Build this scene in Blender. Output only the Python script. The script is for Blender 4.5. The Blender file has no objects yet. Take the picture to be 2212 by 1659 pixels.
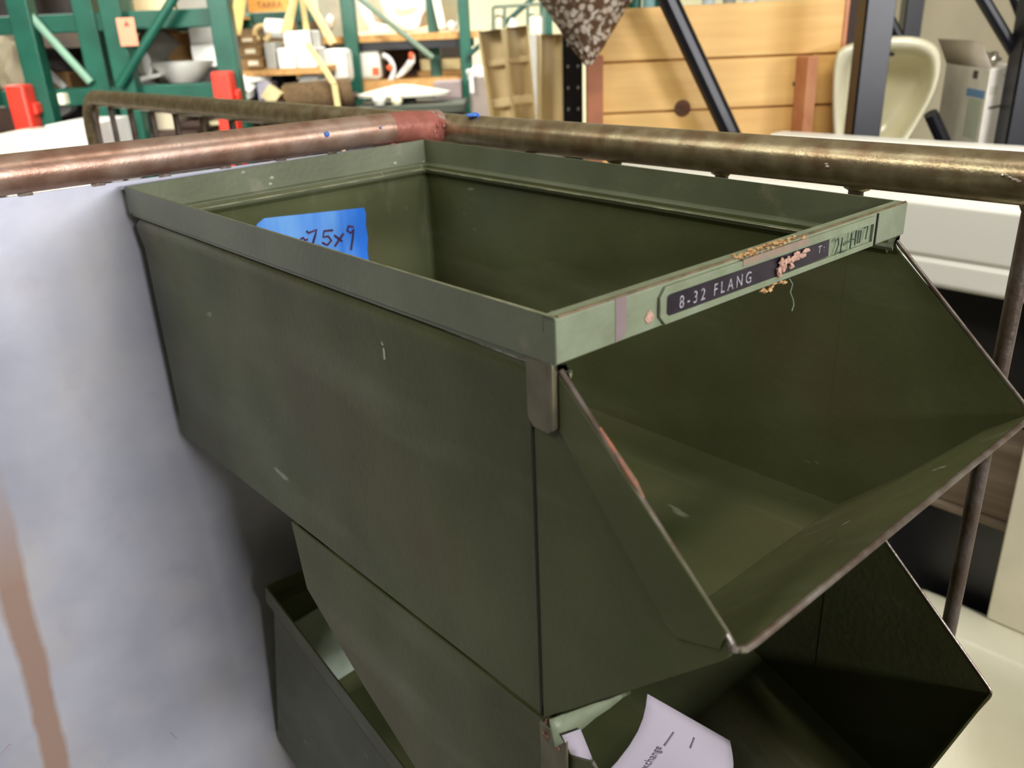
import bpy, bmesh, math, random
from mathutils import Vector, Matrix, Euler, noise
random.seed(7)
C = bpy.context.scene.collection
# ------------------------------------------------------------------ camera
# The stack of bins has a frame of its own: x along its front, y towards its back, z up from its rim.
CAM_B = Vector((-0.16855, -0.17419, 0.08064))   # camera in that frame
YAW, PITCH, ROLL, FPX = 0.859752, 0.396550, -0.042304, 1824.16
CAMZ = 1.28
ANG = math.pi / 2 - YAW
RZ = Matrix.Rotation(ANG, 3, 'Z')
def B2W(p):
    v = RZ @ (Vector(p) - CAM_B)
    return Vector((v.x, v.y, v.z + CAMZ))
FWD = Vector((0, math.cos(PITCH), -math.sin(PITCH)))
R0 = Vector((1, 0, 0)); U0 = R0.cross(FWD)
RT = math.cos(ROLL) * R0 + math.sin(ROLL) * U0
UP = -math.sin(ROLL) * R0 + math.cos(ROLL) * U0
cam = bpy.data.cameras.new('camera'); co = bpy.data.objects.new('camera', cam); C.objects.link(co)
co.matrix_world = Matrix(((RT.x, UP.x, -FWD.x, 0), (RT.y, UP.y, -FWD.y, 0), (RT.z, UP.z, -FWD.z, CAMZ), (0, 0, 0, 1)))
cam.sensor_width = 36; cam.sensor_fit = 'HORIZONTAL'; cam.lens = FPX / 2212 * 36
cam.clip_start = 0.02; cam.clip_end = 60
cam.dof.use_dof = True; cam.dof.focus_distance = 0.40; cam.dof.aperture_fstop = 14
bpy.context.scene.camera = co
def ray(px, py):
    return FWD + RT * ((px - 1106) / FPX) - UP * ((py - 829.5) / FPX)
def at(px, py, Y):                               # photo pixel -> world point at distance Y
    d = ray(px, py); return Vector((0, 0, CAMZ)) + d * (Y / d.y)
def atB(px, py, ax, v):                          # photo pixel -> point of the bins' frame on a plane of it
    d = RZ.transposed() @ ray(px, py); return CAM_B + d * ((v - CAM_B[ax]) / d[ax])
# ------------------------------------------------------------------ world and lights
sc = bpy.context.scene
w = bpy.data.worlds.new('world'); sc.world = w; w.use_nodes = True
w.node_tree.nodes['Background'].inputs[0].default_value = (0.97, 0.95, 0.80, 1)
w.node_tree.nodes['Background'].inputs[1].default_value = 0.13
sc.view_settings.view_transform = 'Standard'; sc.view_settings.look = 'None'
sc.view_settings.exposure = 0.0; sc.view_settings.gamma = 1.0; sc.view_settings.use_curve_mapping = False
def area(name, loc, tgt, sx, sy, power, col, spread=180):
    l = bpy.data.lights.new(name, 'AREA'); l.shape = 'RECTANGLE'; l.size = sx; l.size_y = sy; l.energy = power; l.color = col; l.spread = math.radians(spread)
    o = bpy.data.objects.new(name, l); C.objects.link(o); o.location = loc
    o.rotation_euler = (Vector(tgt) - Vector(loc)).to_track_quat('-Z', 'Y').to_euler(); return o
area('lamp_right', B2W((1.9, -2.4, 0.80)), B2W((0.1, 0.3, -0.1)), 0.8, 0.35, 55, (1.0, 0.97, 0.92))
area('lamp_front_low', B2W((0.28, -3.1, 0.30)), B2W((0.0, 0.39, -0.1)), 0.6, 0.35, 54, (0.97, 0.96, 1.0))
area('lamp_front_high', B2W((-0.38, -3.1, 0.98)), B2W((0.0, 0.39, -0.1)), 0.5, 0.3, 42, (0.96, 0.96, 1.0))
area('fill_left', (-2.3, -0.2, 3.1), (0.0, 0.5, 1.15), 1.2, 0.3, 22, (1.0, 0.99, 0.88))  # unseen fill added to brighten the left faces of the bins
area('overhead_tube', (-1.45, 0.75, 3.3), (0.1, 0.4, 1.2), 0.12, 2.4, 14, (1.0, 0.98, 0.90))
for x, y, z, tx, ty, tz, e, sp in [(-1.2, 0.5, 2.25, -1.3, 3.5, 1.15, 25, 80), (0.4, 1.9, 3.4, 0.2, 4.6, 1.1, 62, 100), (0.25, -0.1, 2.1, 0.95, 2.0, 1.15, 4.0, 72),
                                   (-1.2, 5.2, 3.7, -1.2, 6.2, 0, 260, 120), (2.2, 5.4, 3.7, 2.2, 6.2, 0, 70, 120), (-3.4, 4.4, 3.7, -3.4, 5, 0, 200, 120), (1.3, 0.2, 3.3, 1.0, 0.8, 0.8, 9, 60)]:
    area('ceiling_and_fill_light', (x, y, z), (tx, ty, tz), 1.0, 0.3, e, (1.0, 0.97, 0.88), sp)  # unseen ceiling lights, plus aimed fills added to brighten racks, board and tub
# ------------------------------------------------------------------ materials
def lin(c):
    return tuple(((v / 255) / 12.92 if v / 255 <= 0.04045 else ((v / 255 + 0.055) / 1.055) ** 2.4) for v in c) + (1.0,)
def mat(name, col, col2=None, scale=20, rough=0.5, metal=0.0, bump=0.0, bscale=None, emit=None, spec=0.5, detail=6, lo=0.35, hi=0.65, trans=0, rvar=0.0, stretch=None):
    m = bpy.data.materials.new(name); m.use_nodes = True; nt = m.node_tree; b = nt.nodes['Principled BSDF']
    tc = nt.nodes.new('ShaderNodeTexCoord'); mp = nt.nodes.new('ShaderNodeMapping'); nt.links.new(tc.outputs['Object'], mp.inputs[0])
    if stretch: mp.inputs['Scale'].default_value = stretch
    n = nt.nodes.new('ShaderNodeTexNoise'); n.inputs['Scale'].default_value = scale; n.inputs['Detail'].default_value = detail
    nt.links.new(mp.outputs[0], n.inputs['Vector'])
    r = nt.nodes.new('ShaderNodeValToRGB'); r.color_ramp.elements[0].position = lo; r.color_ramp.elements[1].position = hi
    c2 = col2 or tuple(max(0, v * 0.93) for v in col)
    r.color_ramp.elements[0].color = lin(c2); r.color_ramp.elements[1].color = lin(col)
    nt.links.new(n.outputs[0], r.inputs[0]); nt.links.new(r.outputs[0], b.inputs['Base Color'])
    b.inputs['Roughness'].default_value = rough; b.inputs['Metallic'].default_value = metal; b.inputs['Specular IOR Level'].default_value = spec
    b.inputs['Transmission Weight'].default_value = trans
    if rvar:
        mr = nt.nodes.new('ShaderNodeMapRange'); mr.inputs[3].default_value = rough - rvar; mr.inputs[4].default_value = rough + rvar
        n3 = nt.nodes.new('ShaderNodeTexNoise'); n3.inputs['Scale'].default_value = scale * 2.3; nt.links.new(mp.outputs[0], n3.inputs['Vector'])
        nt.links.new(n3.outputs[0], mr.inputs[0]); nt.links.new(mr.outputs[0], b.inputs['Roughness'])
    if bump:
        n2 = nt.nodes.new('ShaderNodeTexNoise'); n2.inputs['Scale'].default_value = bscale or scale * 4; n2.inputs['Detail'].default_value = 4
        bp = nt.nodes.new('ShaderNodeBump'); bp.inputs['Strength'].default_value = bump; bp.inputs['Distance'].default_value = 0.002
        nt.links.new(mp.outputs[0], n2.inputs['Vector']); nt.links.new(n2.outputs[0], bp.inputs['Height']); nt.links.new(bp.outputs[0], b.inputs['Normal'])
    if emit:
        b.inputs['Emission Color'].default_value = lin(col); b.inputs['Emission Strength'].default_value = emit
    return m
def layer(m, col, scale, lo, hi, mult=1.0, stretch=None, W=None, rough=None, kind='noise'):
    """blend another colour over a material's own where a noise (wear, dirt) says so"""
    nt = m.node_tree; b = nt.nodes['Principled BSDF']; src = b.inputs['Base Color'].links[0].from_socket
    tc = nt.nodes.new('ShaderNodeTexCoord'); mp = nt.nodes.new('ShaderNodeMapping'); nt.links.new(tc.outputs['Object'], mp.inputs[0])
    if stretch: mp.inputs['Scale'].default_value = stretch
    if W: mp.inputs['Location'].default_value = W
    n = nt.nodes.new('ShaderNodeTexNoise'); n.inputs['Scale'].default_value = scale; n.inputs['Detail'].default_value = 8; nt.links.new(mp.outputs[0], n.inputs['Vector'])
    mr = nt.nodes.new('ShaderNodeMapRange'); mr.inputs[1].default_value = lo; mr.inputs[2].default_value = hi; mr.inputs[4].default_value = mult
    nt.links.new(n.outputs[0], mr.inputs[0])
    mx = nt.nodes.new('ShaderNodeMix'); mx.data_type = 'RGBA'
    nt.links.new(mr.outputs[0], mx.inputs[0]); nt.links.new(src, mx.inputs[6]); mx.inputs[7].default_value = lin(col)
    nt.links.new(mx.outputs[2], b.inputs['Base Color']); return m
def math_node(nt, op, a, b=None):
    n = nt.nodes.new('ShaderNodeMath'); n.operation = op
    for i, v in enumerate((a, b)):
        if v is None: continue
        if isinstance(v, (int, float)): n.inputs[i].default_value = v
        else: nt.links.new(v, n.inputs[i])
    return n.outputs[0]

GREEN = mat('olive_paint', (93, 97, 65), (80, 84, 54), 14, 0.36, 0.0, 0.12, 260, spec=0.16, rvar=0.10)
layer(GREEN, (92, 80, 60), 9, 0.52, 0.75, 0.6)
layer(GREEN, (158, 162, 140), 80, 0.70, 0.74, 0.8, (1, 0.25, 1))
layer(GREEN, (66, 84, 40), 11, 0.62, 0.70, 0.5, W=(3, 1, 7))
PALE = mat('pale_green_worn_paint', (136, 146, 120), (122, 130, 104), 60, 0.45, 0, 0.15, 400, spec=0.5)
layer(PALE, (104, 126, 80), 45, 0.60, 0.70, 0.7); layer(PALE, (170, 150, 128), 90, 0.66, 0.72, 0.6)
RIMG = mat('worn_rim_paint', (112, 118, 92), (98, 104, 78), 18, 0.38, 0, 0.1, 300, spec=0.55)
layer(RIMG, (140, 136, 112), 60, 0.62, 0.72, 0.5)
layer(GREEN, (124, 126, 104), 26, 0.58, 0.78, 0.38, (2.5, 0.22, 1.2), W=(9, 2, 1))
layer(GREEN, (62, 62, 46), 5, 0.52, 0.72, 0.40, W=(1, 5, 3))
LEDGE_HIGHLIGHT = mat('ledge_highlight_paint', (164, 162, 128), (120, 124, 90), 60, 0.35, 0.2, lo=0.45, hi=0.6)  # highlight colour for the inner ledge lines
SEAM = mat('seam_dark', (36, 32, 20), (28, 26, 16), 90, 0.8)
EDGE = mat('bare_steel_edge', (150, 142, 132), (120, 104, 92), 120, 0.38, 0.75, 0.1, 500)
RUSTE = mat('rusted_edge', (176, 112, 84), (120, 96, 80), 160, 0.6, 0.3)
TABM = mat('brownish_tab_paint', (112, 106, 82), (92, 88, 66), 60, 0.42, 0.1, 0.15, 300)
LABEL = mat('embossed_black_tape', (38, 32, 40), (50, 44, 52), 90, 0.32)
WHITEINK = mat('stretched_white_letters', (186, 182, 188), (120, 116, 122), 900, 0.5)
INK = mat('dark_marker_ink', (34, 56, 40), (60, 84, 62), 300, 0.6)
PURPLEINK = mat('maroon_marker_ink', (96, 34, 62), (60, 26, 66), 200, 0.6)
RESIDUE = mat('torn_paper_residue', (214, 176, 120), (168, 122, 74), 400, 0.9, 0, 0.6, 900)
PINKRES = mat('pink_paper_residue', (206, 168, 150), (176, 136, 112), 400, 0.9, 0, 0.6, 900)
TAPE = mat('blue_painters_tape', (38, 126, 242), (116, 180, 252), 16, 0.55, 0, 0.2, 90, stretch=(2.2, 1, 0.4), lo=0.38, hi=0.62)
PIPE = mat('bronze_brown_pipe', (178, 164, 132), (146, 130, 100), 90, 0.30, 0.66, 0.08, 500, rvar=0.06, spec=0.5)
layer(PIPE, (128, 88, 60), 40, 0.50, 0.70, 0.5)
RUSTPIPE = mat('rusty_red_brown_pipe', (196, 162, 142), (160, 122, 102), 60, 0.36, 0.60, 0.08, 500, rvar=0.06, spec=0.6)
layer(RUSTPIPE, (190, 176, 166), 30, 0.45, 0.75, 0.55)
BRAZE = mat('reddish_brazed_joint', (176, 106, 92), (148, 90, 76), 60, 0.42, 0.2, 0.3, 220)
ROD = mat('worn_steel_rod', (118, 108, 100), (92, 72, 56), 40, 0.45, 0.5, 0.3, 260)
PAPER = mat('white_paper', (180, 172, 182), (174, 165, 176), 8, 0.8)
PRINT = mat('grey_print', (134, 126, 140), None, 60, 0.8)
BLUEPAINT = mat('blue_paint_fleck', (74, 118, 200), None, 60, 0.5)
# ------------------------------------------------------------------ mesh helpers
class MB:
    def __init__(s): s.v = []; s.f = []
    def add(s, vs, fs):
        o = len(s.v); s.v += [Vector(v) for v in vs]; s.f += [tuple(i + o for i in f) for f in fs]; return s
    def box(s, lo, hi, mtx=None):
        x0, y0, z0 = lo; x1, y1, z1 = hi
        vs = [Vector(p) for p in ((x0,y0,z0),(x1,y0,z0),(x1,y1,z0),(x0,y1,z0),(x0,y0,z1),(x1,y0,z1),(x1,y1,z1),(x0,y1,z1))]
        if mtx: vs = [mtx @ v for v in vs]
        return s.add(vs, [(0,3,2,1),(4,5,6,7),(0,1,5,4),(1,2,6,5),(2,3,7,6),(3,0,4,7)])
    def prism(s, poly, ax, a, b):
        """poly in the two other axes, extruded along axis ax from a to b"""
        def P(u, v, t):
            return {0: (t, u, v), 1: (u, t, v), 2: (u, v, t)}[ax]
        n = len(poly)
        return s.add([P(u, v, a) for u, v in poly] + [P(u, v, b) for u, v in poly],
                     [tuple(range(n - 1, -1, -1)), tuple(range(n, 2 * n))] + [(i, (i + 1) % n, n + (i + 1) % n, n + i) for i in range(n)])
    def tube(s, pts, r, n=16, caps=True):
        pts = [Vector(p) for p in pts]; rs = r if isinstance(r, (list, tuple)) else [r] * len(pts)
        vs = []; pn = None
        for i, p in enumerate(pts):
            t = (pts[min(i + 1, len(pts) - 1)] - pts[max(i - 1, 0)]).normalized()
            if pn is None: a = t.orthogonal().normalized()
            else: a = (pn - t * pn.dot(t)).normalized()
            pn = a; b = t.cross(a)
            vs += [p + (a * math.cos(2 * math.pi * k / n) + b * math.sin(2 * math.pi * k / n)) * rs[i] for k in range(n)]
        fs = [(i * n + k, i * n + (k + 1) % n, (i + 1) * n + (k + 1) % n, (i + 1) * n + k) for i in range(len(pts) - 1) for k in range(n)]
        if caps: fs += [tuple(range(n - 1, -1, -1)), tuple(range((len(pts) - 1) * n, len(pts) * n))]
        return s.add(vs, fs)
    def lathe(s, prof, c=(0, 0, 0), n=32, caps=True, sx=1, sy=1):
        c = Vector(c); vs = [c + Vector((r * math.cos(2 * math.pi * k / n) * sx, r * math.sin(2 * math.pi * k / n) * sy, z)) for r, z in prof for k in range(n)]
        m = len(prof)
        fs = [(i * n + k, i * n + (k + 1) % n, (i + 1) * n + (k + 1) % n, (i + 1) * n + k) for i in range(m - 1) for k in range(n)]
        if caps: fs += [tuple(range(n - 1, -1, -1)), tuple(range((m - 1) * n, m * n))]
        return s.add(vs, fs)
    def blob(s, c, r, seed=0, amp=0.3, n=2, f=2.0):
        bm = bmesh.new(); bmesh.ops.create_icosphere(bm, subdivisions=n, radius=1)
        rr = Vector(r) if not isinstance(r, (int, float)) else Vector((r, r, r)); c = Vector(c)
        vs = []
        for v in bm.verts:
            k = 1 + amp * noise.noise(v.co * f + Vector((seed * 3.1, seed, 0)))
            vs.append(c + Vector((v.co.x * rr.x, v.co.y * rr.y, v.co.z * rr.z)) * k)
        fs = [tuple(v.index for v in f_.verts) for f_ in bm.faces]; bm.free()
        return s.add(vs, fs)
    def xf(s, mtx, frm=0):
        for i in range(frm, len(s.v)): s.v[i] = mtx @ s.v[i]
        return s
def mk(name, mb, m, parent=None, base=(0, 0, 0), frame='W', bevel=0, smooth=35, solid=0, sub=0, rz=0):
    """one mesh object. A child is given in its parent's coordinates; a top-level mesh in its frame's."""
    base = Vector(base); me = bpy.data.meshes.new(name)
    vs = mb.v
    if parent is None:
        vs = [v - base for v in vs]
    elif 'base' in parent: vs = [v - Vector(parent['base']) for v in vs]
    me.from_pydata([tuple(v) for v in vs], [], mb.f); me.update()
    bm = bmesh.new(); bm.from_mesh(me); bmesh.ops.recalc_face_normals(bm, faces=bm.faces); bm.to_mesh(me); bm.free()
    me.materials.append(m)
    if smooth:
        for p in me.polygons: p.use_smooth = True
        me.set_sharp_from_angle(angle=math.radians(smooth))
    o = bpy.data.objects.new(name, me); C.objects.link(o)
    if parent is not None:
        o.parent = parent
        if 'base' in parent: o['base'] = list(parent['base'])
    else:
        if frame == 'B': o.location = B2W(base); o.rotation_euler = (0, 0, ANG)
        else: o.location = base; o.rotation_euler = (0, 0, rz)
        o['base'] = list(base)
    if sub:
        d = o.modifiers.new('sub', 'SUBSURF'); d.levels = sub; d.render_levels = sub
    if solid:
        d = o.modifiers.new('solid', 'SOLIDIFY'); d.thickness = solid; d.offset = -1
    if bevel:
        d = o.modifiers.new('bevel', 'BEVEL'); d.width = bevel; d.segments = 2; d.limit_method = 'ANGLE'; d.angle_limit = math.radians(40)
    return o
def tag(o, label, cat, group=None):
    o['label'] = label; o['category'] = cat
    if group: o['group'] = group
    return o
def thing(name, label, cat, base=(0, 0, 0), frame='W', group=None, rx=0, rz=0):
    o = bpy.data.objects.new(name, None); C.objects.link(o); o.empty_display_size = 0.02
    if frame == 'B': o.location = B2W(base); o.rotation_euler = (rx, 0, ANG)
    else: o.location = base; o.rotation_euler = (rx, 0, rz)
    o['base'] = list(base); return tag(o, label, cat, group)
def struct(name, mb, m):
    o = mk(name, mb, m); o['kind'] = 'structure'; return o
def text_mb(s, size, thick=0.0004):
    """letters as a mesh: x along the line, y up, z out"""
    cu = bpy.data.curves.new('t', 'FONT'); cu.body = s; cu.size = size; cu.extrude = thick / 2
    o = bpy.data.objects.new('t', cu); C.objects.link(o); bpy.context.view_layer.update()
    me = bpy.data.meshes.new_from_object(o.evaluated_get(bpy.context.evaluated_depsgraph_get()))
    m = MB().add([v.co.copy() for v in me.vertices], [tuple(p.vertices) for p in me.polygons])
    bpy.data.objects.remove(o); bpy.data.curves.remove(cu); bpy.data.meshes.remove(me); return m
def stroke(mb, pts, r, n=6):
    return mb.tube(pts, r, n)
# ------------------------------------------------------------------ the room
CONC = mat('concrete_floor', (120, 116, 106), (98, 94, 86), 3, 0.7, 0, 0.3, 60)
WALLC = mat('cream_wall', (226, 220, 186), (218, 212, 178), 2, 0.9)
WALLG = mat('grey_beige_wall', (158, 150, 132), (148, 141, 124), 2, 0.9)
CEIL = mat('white_ceiling', (214, 210, 200), None, 2, 0.9)
X0, X1, Y0, Y1, H = -7.0, 3.0, -4.5, 8.6, 4.4
struct('floor', MB().box((X0, Y0, -0.1), (X1, Y1, 0)), CONC)
struct('ceiling', MB().box((X0, Y0, H), (X1, Y1, H + 0.1)), CEIL)
struct('wall_back', MB().box((X0, Y1, 0), (X1, Y1 + 0.1, H)), WALLC)
struct('wall_front', MB().box((X0, Y0 - 0.1, 0), (X1, Y0, H)), WALLG)
struct('wall_left', MB().box((X0 - 0.1, Y0, 0), (X0, Y1, H)), WALLG)
struct('wall_right', MB().box((X1, Y0, 0), (X1 + 0.1, Y1, H)), WALLG)
# ------------------------------------------------------------------ a stacking hopper bin
BW, T = 0.2286, 0.0012
def skin(prof, L, y0l, y0r, rc=0.004):
    """a three-sided sheet (left, back, right) swept along the bin; prof = [(inset, z)]"""
    rows = []
    for d, z in prof:
        r = rc if d > 0.002 else 0.0012
        p = [(d, y0l, z), (d, L - d - r, z)]
        for k in range(1, 4):
            a = k / 3 * math.pi / 2; p.append((d + r - r * math.cos(a), L - d - r + r * math.sin(a), z))
        for k in range(0, 4):
            a = k / 3 * math.pi / 2; p.append((BW - d - r + r * math.sin(a), L - d - r + r * math.cos(a), z))
        p.append((BW - d, y0r, z)); rows.append(p)
    n = len(rows[0]); mb = MB()
    mb.add([q for r_ in rows for q in r_], [(i * n + k, i * n + k + 1, ((i + 1) % len(rows)) * n + k + 1, ((i + 1) % len(rows)) * n + k)
           for i in range(len(rows)) for k in range(n - 1)]
           + [tuple(i * n for i in range(len(rows))), tuple(i * n + n - 1 for i in reversed(range(len(rows))))])
    return mb
def cheek_edge_pts(S, Tp, F, rc=0.007):
    a = (Vector(S) - Vector(Tp)).normalized(); b = (Vector(F) - Vector(Tp)).normalized(); t = Vector(Tp)
    return [tuple(t + a * rc * (1 - k / 4) ** 2 + b * rc * (k / 4) ** 2) for k in range(5)]
def make_bin(root, L=0.379, H=0.167, rim=True, wallmat=None):
    # rim band
    if rim:
        mk('rim', skin([(0, 0), (0, -0.0155), (0.0052, -0.0166), (0.0070, -0.0220), (0.0078, -0.0204), (0.0074, -0.0192), (T, -0.0176), (T, 0)], L, 0.001, 0.001), RIMG, root)
        for ins, zz in ((0.0014, -0.0176), (0.0079, -0.0198)):
            mk('ledge_highlight_line', MB().tube([(0.02, L - ins, zz), (BW - ins, L - ins, zz), (BW - ins, 0.012, zz)], 0.00042, 6), LEDGE_HIGHLIGHT, root)  # pale lines paint the lit edges of the inner ledge
        mk('body', skin([(0.0062, -0.0170), (0.0046, -0.0186), (0.0026, -0.0206), (0.0017, -0.0232), (0.0019, -0.0270), (0.0029, -0.038), (0.0029, -H), (0.0041, -H), (0.0041, -0.038), (0.0040, -0.0250), (0.0068, -0.0218)],
                        L, 0.0125, 0.0045), GREEN, root)
    fl = MB().box((0.004, 0.010, -H), (BW - 0.004, L - 0.004, -H + 0.0012)); mk('bottom', fl, GREEN, root)
def hopper(root, S, Tp, F, Fr_y, H, yseam, zs0, strip=True):
    """the two cheeks and the sloping front lip, one folded sheet"""
    rnd = cheek_edge_pts(S, Tp, F)
    for side in (0, 1):
        xo = 0.0024 if side == 0 else BW - 0.0030; xi = xo + (0.0012 if side == 0 else -0.0012)
        poly = [(yseam if side == 0 else 0.024, -H), (F[0], F[1])] + [p for p in reversed(rnd)] + [(S[0] - 0.0008, S[1] - 0.0035), (S[0] + 0.001, S[1]), (yseam if side == 0 else 0.024, zs0)]
        mk('cheek', MB().prism(poly, 0, xo, xi), GREEN, root, bevel=0.0003)
        if strip and side == 0:
            st = [(S[0], S[1] - 0.001), (S[0], -0.0388), (-0.0433, -0.0889), (-0.0480, -0.0925), (Tp[0] + 0.0065, Tp[1] - 0.0015), (Tp[0] + 0.004, Tp[1] + 0.006)]
            mk('reinforcing_strip', MB().prism(st, 0, 0.0026, 0.0016), GREEN, root, bevel=0.0004)
        if side == 0 and strip: mk('seam_line', MB().box((0.0020, yseam - 0.0002, -H), (0.0030, yseam + 0.0009, -0.040)), SEAM, root)  # narrow dark strip along the cheek seam
        # bare rolled edge
        e = [(xo + (0.0004 if side == 0 else -0.0004), p[0], p[1]) for p in [S] + rnd[:3]]
        mk('cheek_edge', MB().tube(e, 0.0010, 8), EDGE, root)
    # front lip: rises from the bottom fold, with a crease near the top edge
    dy, dz = Tp[0] - F[0], Tp[1] - F[1]; ln = math.hypot(dy, dz); ny, nz = dz / ln, -dy / ln
    p1 = (F[0] + dy * 0.82 + ny * 0.0022, F[1] + dz * 0.82 + nz * 0.0022)
    prof = [(Fr_y, -H), (F[0], F[1]), (F[0] + dy * 0.4 - ny * 0.001, F[1] + dz * 0.4 - nz * 0.001), p1, Tp]
    th = [(a, b) for a, b in prof] + [(a + ny * 0.0012, b + nz * 0.0012) for a, b in reversed(prof)]
    mk('front_lip', MB().prism(th, 0, 0.0036, BW - 0.0036), GREEN, root, smooth=25)
    mk('lip_edge', MB().tube([(0.0028, rnd[1][0], rnd[1][1]), (0.0034, rnd[2][0], rnd[2][1]), (0.0062, Tp[0] + 0.0006, Tp[1] - 0.0004), (0.0100, Tp[0], Tp[1]), (BW - 0.0034, Tp[0], Tp[1])], 0.0013, 10), EDGE, root)

# top bin ------------------------------------------------------------------
TB = thing('stacking_hopper_bin', 'olive green sheet metal hopper bin, topmost of the stack, with blue tape inside', 'bin', (0, 0, -0.167), 'B', 'stack of green metal hopper bins')
TB['base'] = [0, 0, -0.167]
make_bin(TB)
hopper(TB, (0.0012, -0.0180), (-0.0697, -0.0858), (0.0150, -0.1690), 0.020, 0.167, 0.0143, -0.0190)
# front rail: a folded channel, its own pale worn face
fr = MB().prism([(0.0, -0.0003), (0.0, -0.0150), (0.0012, -0.0154), (0.0012, -0.0012), (0.0052, -0.0012), (0.0052, -0.0060), (0.0062, -0.0060), (0.0062, 0.0), (0.0006, 0.0)], 0, 0.0, BW)
def dent(o):
    for v in o.data.vertices:
        y_, z_ = v.co.y, v.co.z - 0.167
        w_ = min(1.0, max(0.0, (z_ + 0.12) / 0.12)); v.co.z += w_ * (max(0.0, y_) / 0.379) ** 1.6 * (0.0012 + 0.0040 * v.co.x / BW)
for o_ in list(TB.children): dent(o_)
rail = mk('front_rail', fr, PALE, TB, bevel=0.0003)
RY = -0.0004
hold = MB()
hx0, hx1, zt, zb = 0.0478, 0.196, -0.0012, -0.0146
ring = [(hx0, -0.0045), (hx0 + 0.003, zt), (hx1, zt + 0.0002), (hx1, zb), (hx0 + 0.003, zb), (hx0, -0.0112)]
inner = [(hx0 + 0.0035, -0.0048), (hx0 + 0.0048, zt - 0.0030), (hx1 - 0.001, zt - 0.0032), (hx1 - 0.001, zb + 0.0022), (hx0 + 0.0052, zb + 0.0026), (hx0 + 0.0036, -0.0108)]
n = len(ring)
vs = [(x, -0.0014, z) for x, z in ring] + [(x, -0.0014, z) for x, z in inner] + [(x, 0.0, z) for x, z in ring] + [(x, 0.0, z) for x, z in inner]
hold.add(vs, [(i, (i + 1) % n, n + (i + 1) % n, n + i) for i in range(n)] + [(i, (i + 1) % n, 2 * n + (i + 1) % n, 2 * n + i) for i in range(n)] + [(n + i, n + (i + 1) % n, 3 * n + (i + 1) % n, 3 * n + i) for i in range(n)] + [(2 * n + i, 2 * n + (i + 1) % n, 3 * n + (i + 1) % n, 3 * n + i) for i in range(n)])
mk('label_holder', hold, PALE, TB, bevel=0.0003)
lab = mk('embossed_label', MB().prism([(0.0517, -0.0050), (0.0545, -0.0042), (0.158, -0.0040), (0.1585, -0.0118), (0.0560, -0.0126), (0.0520, -0.0118)], 1, -0.0009, 0.0001), LABEL, TB, bevel=0.0002)
lab['label'] = 'black embossed label strip with white letters'
def rail_text(s, x, z, size, m, name, parent, y=-0.0009, sx=1.0, slant=0.0):
    t = text_mb(s, size, 0.0003)
    t.xf(Matrix(((sx, slant, 0, x), (0, 0, -1, y), (0, 1, 0, z), (0, 0, 0, 1))))
    return mk(name, t, m, parent, smooth=0)
rail_text('8 - 3 2   F L A N G', 0.0585, -0.0107, 0.0064, WHITEINK, 'label_lettering', lab, sx=0.88)
rail_text('T :', 0.1490, -0.0088, 0.0042, WHITEINK, 'label_lettering', lab, sx=1.2)
# handwriting on the rail
hw = MB(); y = -0.0016
def S3(pts, r=0.00028): stroke(hw, [(a, -0.0015, b) for a, b in pts], r)
S3([(0.1615, -0.0060), (0.1640, -0.0050), (0.1648, -0.0080), (0.1625, -0.0118)]); S3([(0.1675, -0.0055), (0.1670, -0.0120), (0.1720, -0.0118)]); S3([(0.1690, -0.0090), (0.1755, -0.0080)])
S3([(0.1750, -0.0048), (0.1752, -0.0118)]); S3([(0.1790, -0.0045), (0.1790, -0.0110)]); S3([(0.1768, -0.0080), (0.1790, -0.0078)]); S3([(0.1815, -0.0052), (0.1812, -0.0105), (0.1830, -0.0105), (0.1834, -0.0052), (0.1815, -0.0052)])
S3([(0.1860, -0.0046), (0.1890, -0.0044), (0.1882, -0.0100)])
hw.xf(Matrix.Identity(4)); mk('handwriting', hw, INK, rail)
mk('corner_seam', MB().prism([(0.1993, -0.0006), (0.2003, -0.0006), (0.2001, -0.0148), (0.1991, -0.0148)], 1, -0.0006, 0.0001), mat('dark_seam', (34, 34, 26), None, 50, 0.7), rail)
mk('paint_stripe', MB().prism([(0.0265, 0.0), (0.0320, 0.0), (0.0318, -0.0130), (0.0268, -0.0150)], 1, -0.0002, 0.0001), mat('mauve_stripe', (138, 122, 120), None, 50, 0.6), rail)
mk('chipped_spot', MB().blob((0.0435, -0.0002, -0.0105), (0.0022, 0.0003, 0.0022), 3, 0.6), PINKRES, rail)
dr = MB()
for k in range(110):
    t = random.random(); x = 0.088 + 0.052 * (t * 0.7 + random.random() * 0.3)
    dr.blob((x, -0.0002 + 0.003 * random.random(), 0.0003 + random.uniform(-0.0014, 0.0006) ), (random.uniform(0.0005, 0.0017), 0.0009, random.uniform(0.0002, 0.0007)), k, 0.9, 1, 3)
mk('torn_residue', dr, RESIDUE, rail)
mk('residue_stain', MB().box((0.095, -0.0016, -0.0032), (0.140, -0.0010, -0.0006)), mat('mauve_residue', (138, 122, 110), (150, 128, 104), 200, 0.7), rail)
dp = MB()
for k in range(14):
    dp.blob((0.1185 + random.uniform(0, 0.010), -0.0018, -0.0085 + random.uniform(-0.003, 0.003)), (random.uniform(0.001, 0.0024), 0.0008, random.uniform(0.001, 0.0022)), k + 9, 0.9, 1, 3)
for k in range(7):
    dp.blob((0.129 + random.uniform(0, 0.014), -0.0016, -0.0065 + random.uniform(-0.0012, 0.0012)), (0.003, 0.0006, 0.0010), k + 30, 0.8, 1, 3)
mk('torn_residue', dp, PINKRES, rail)
du = MB()
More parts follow.
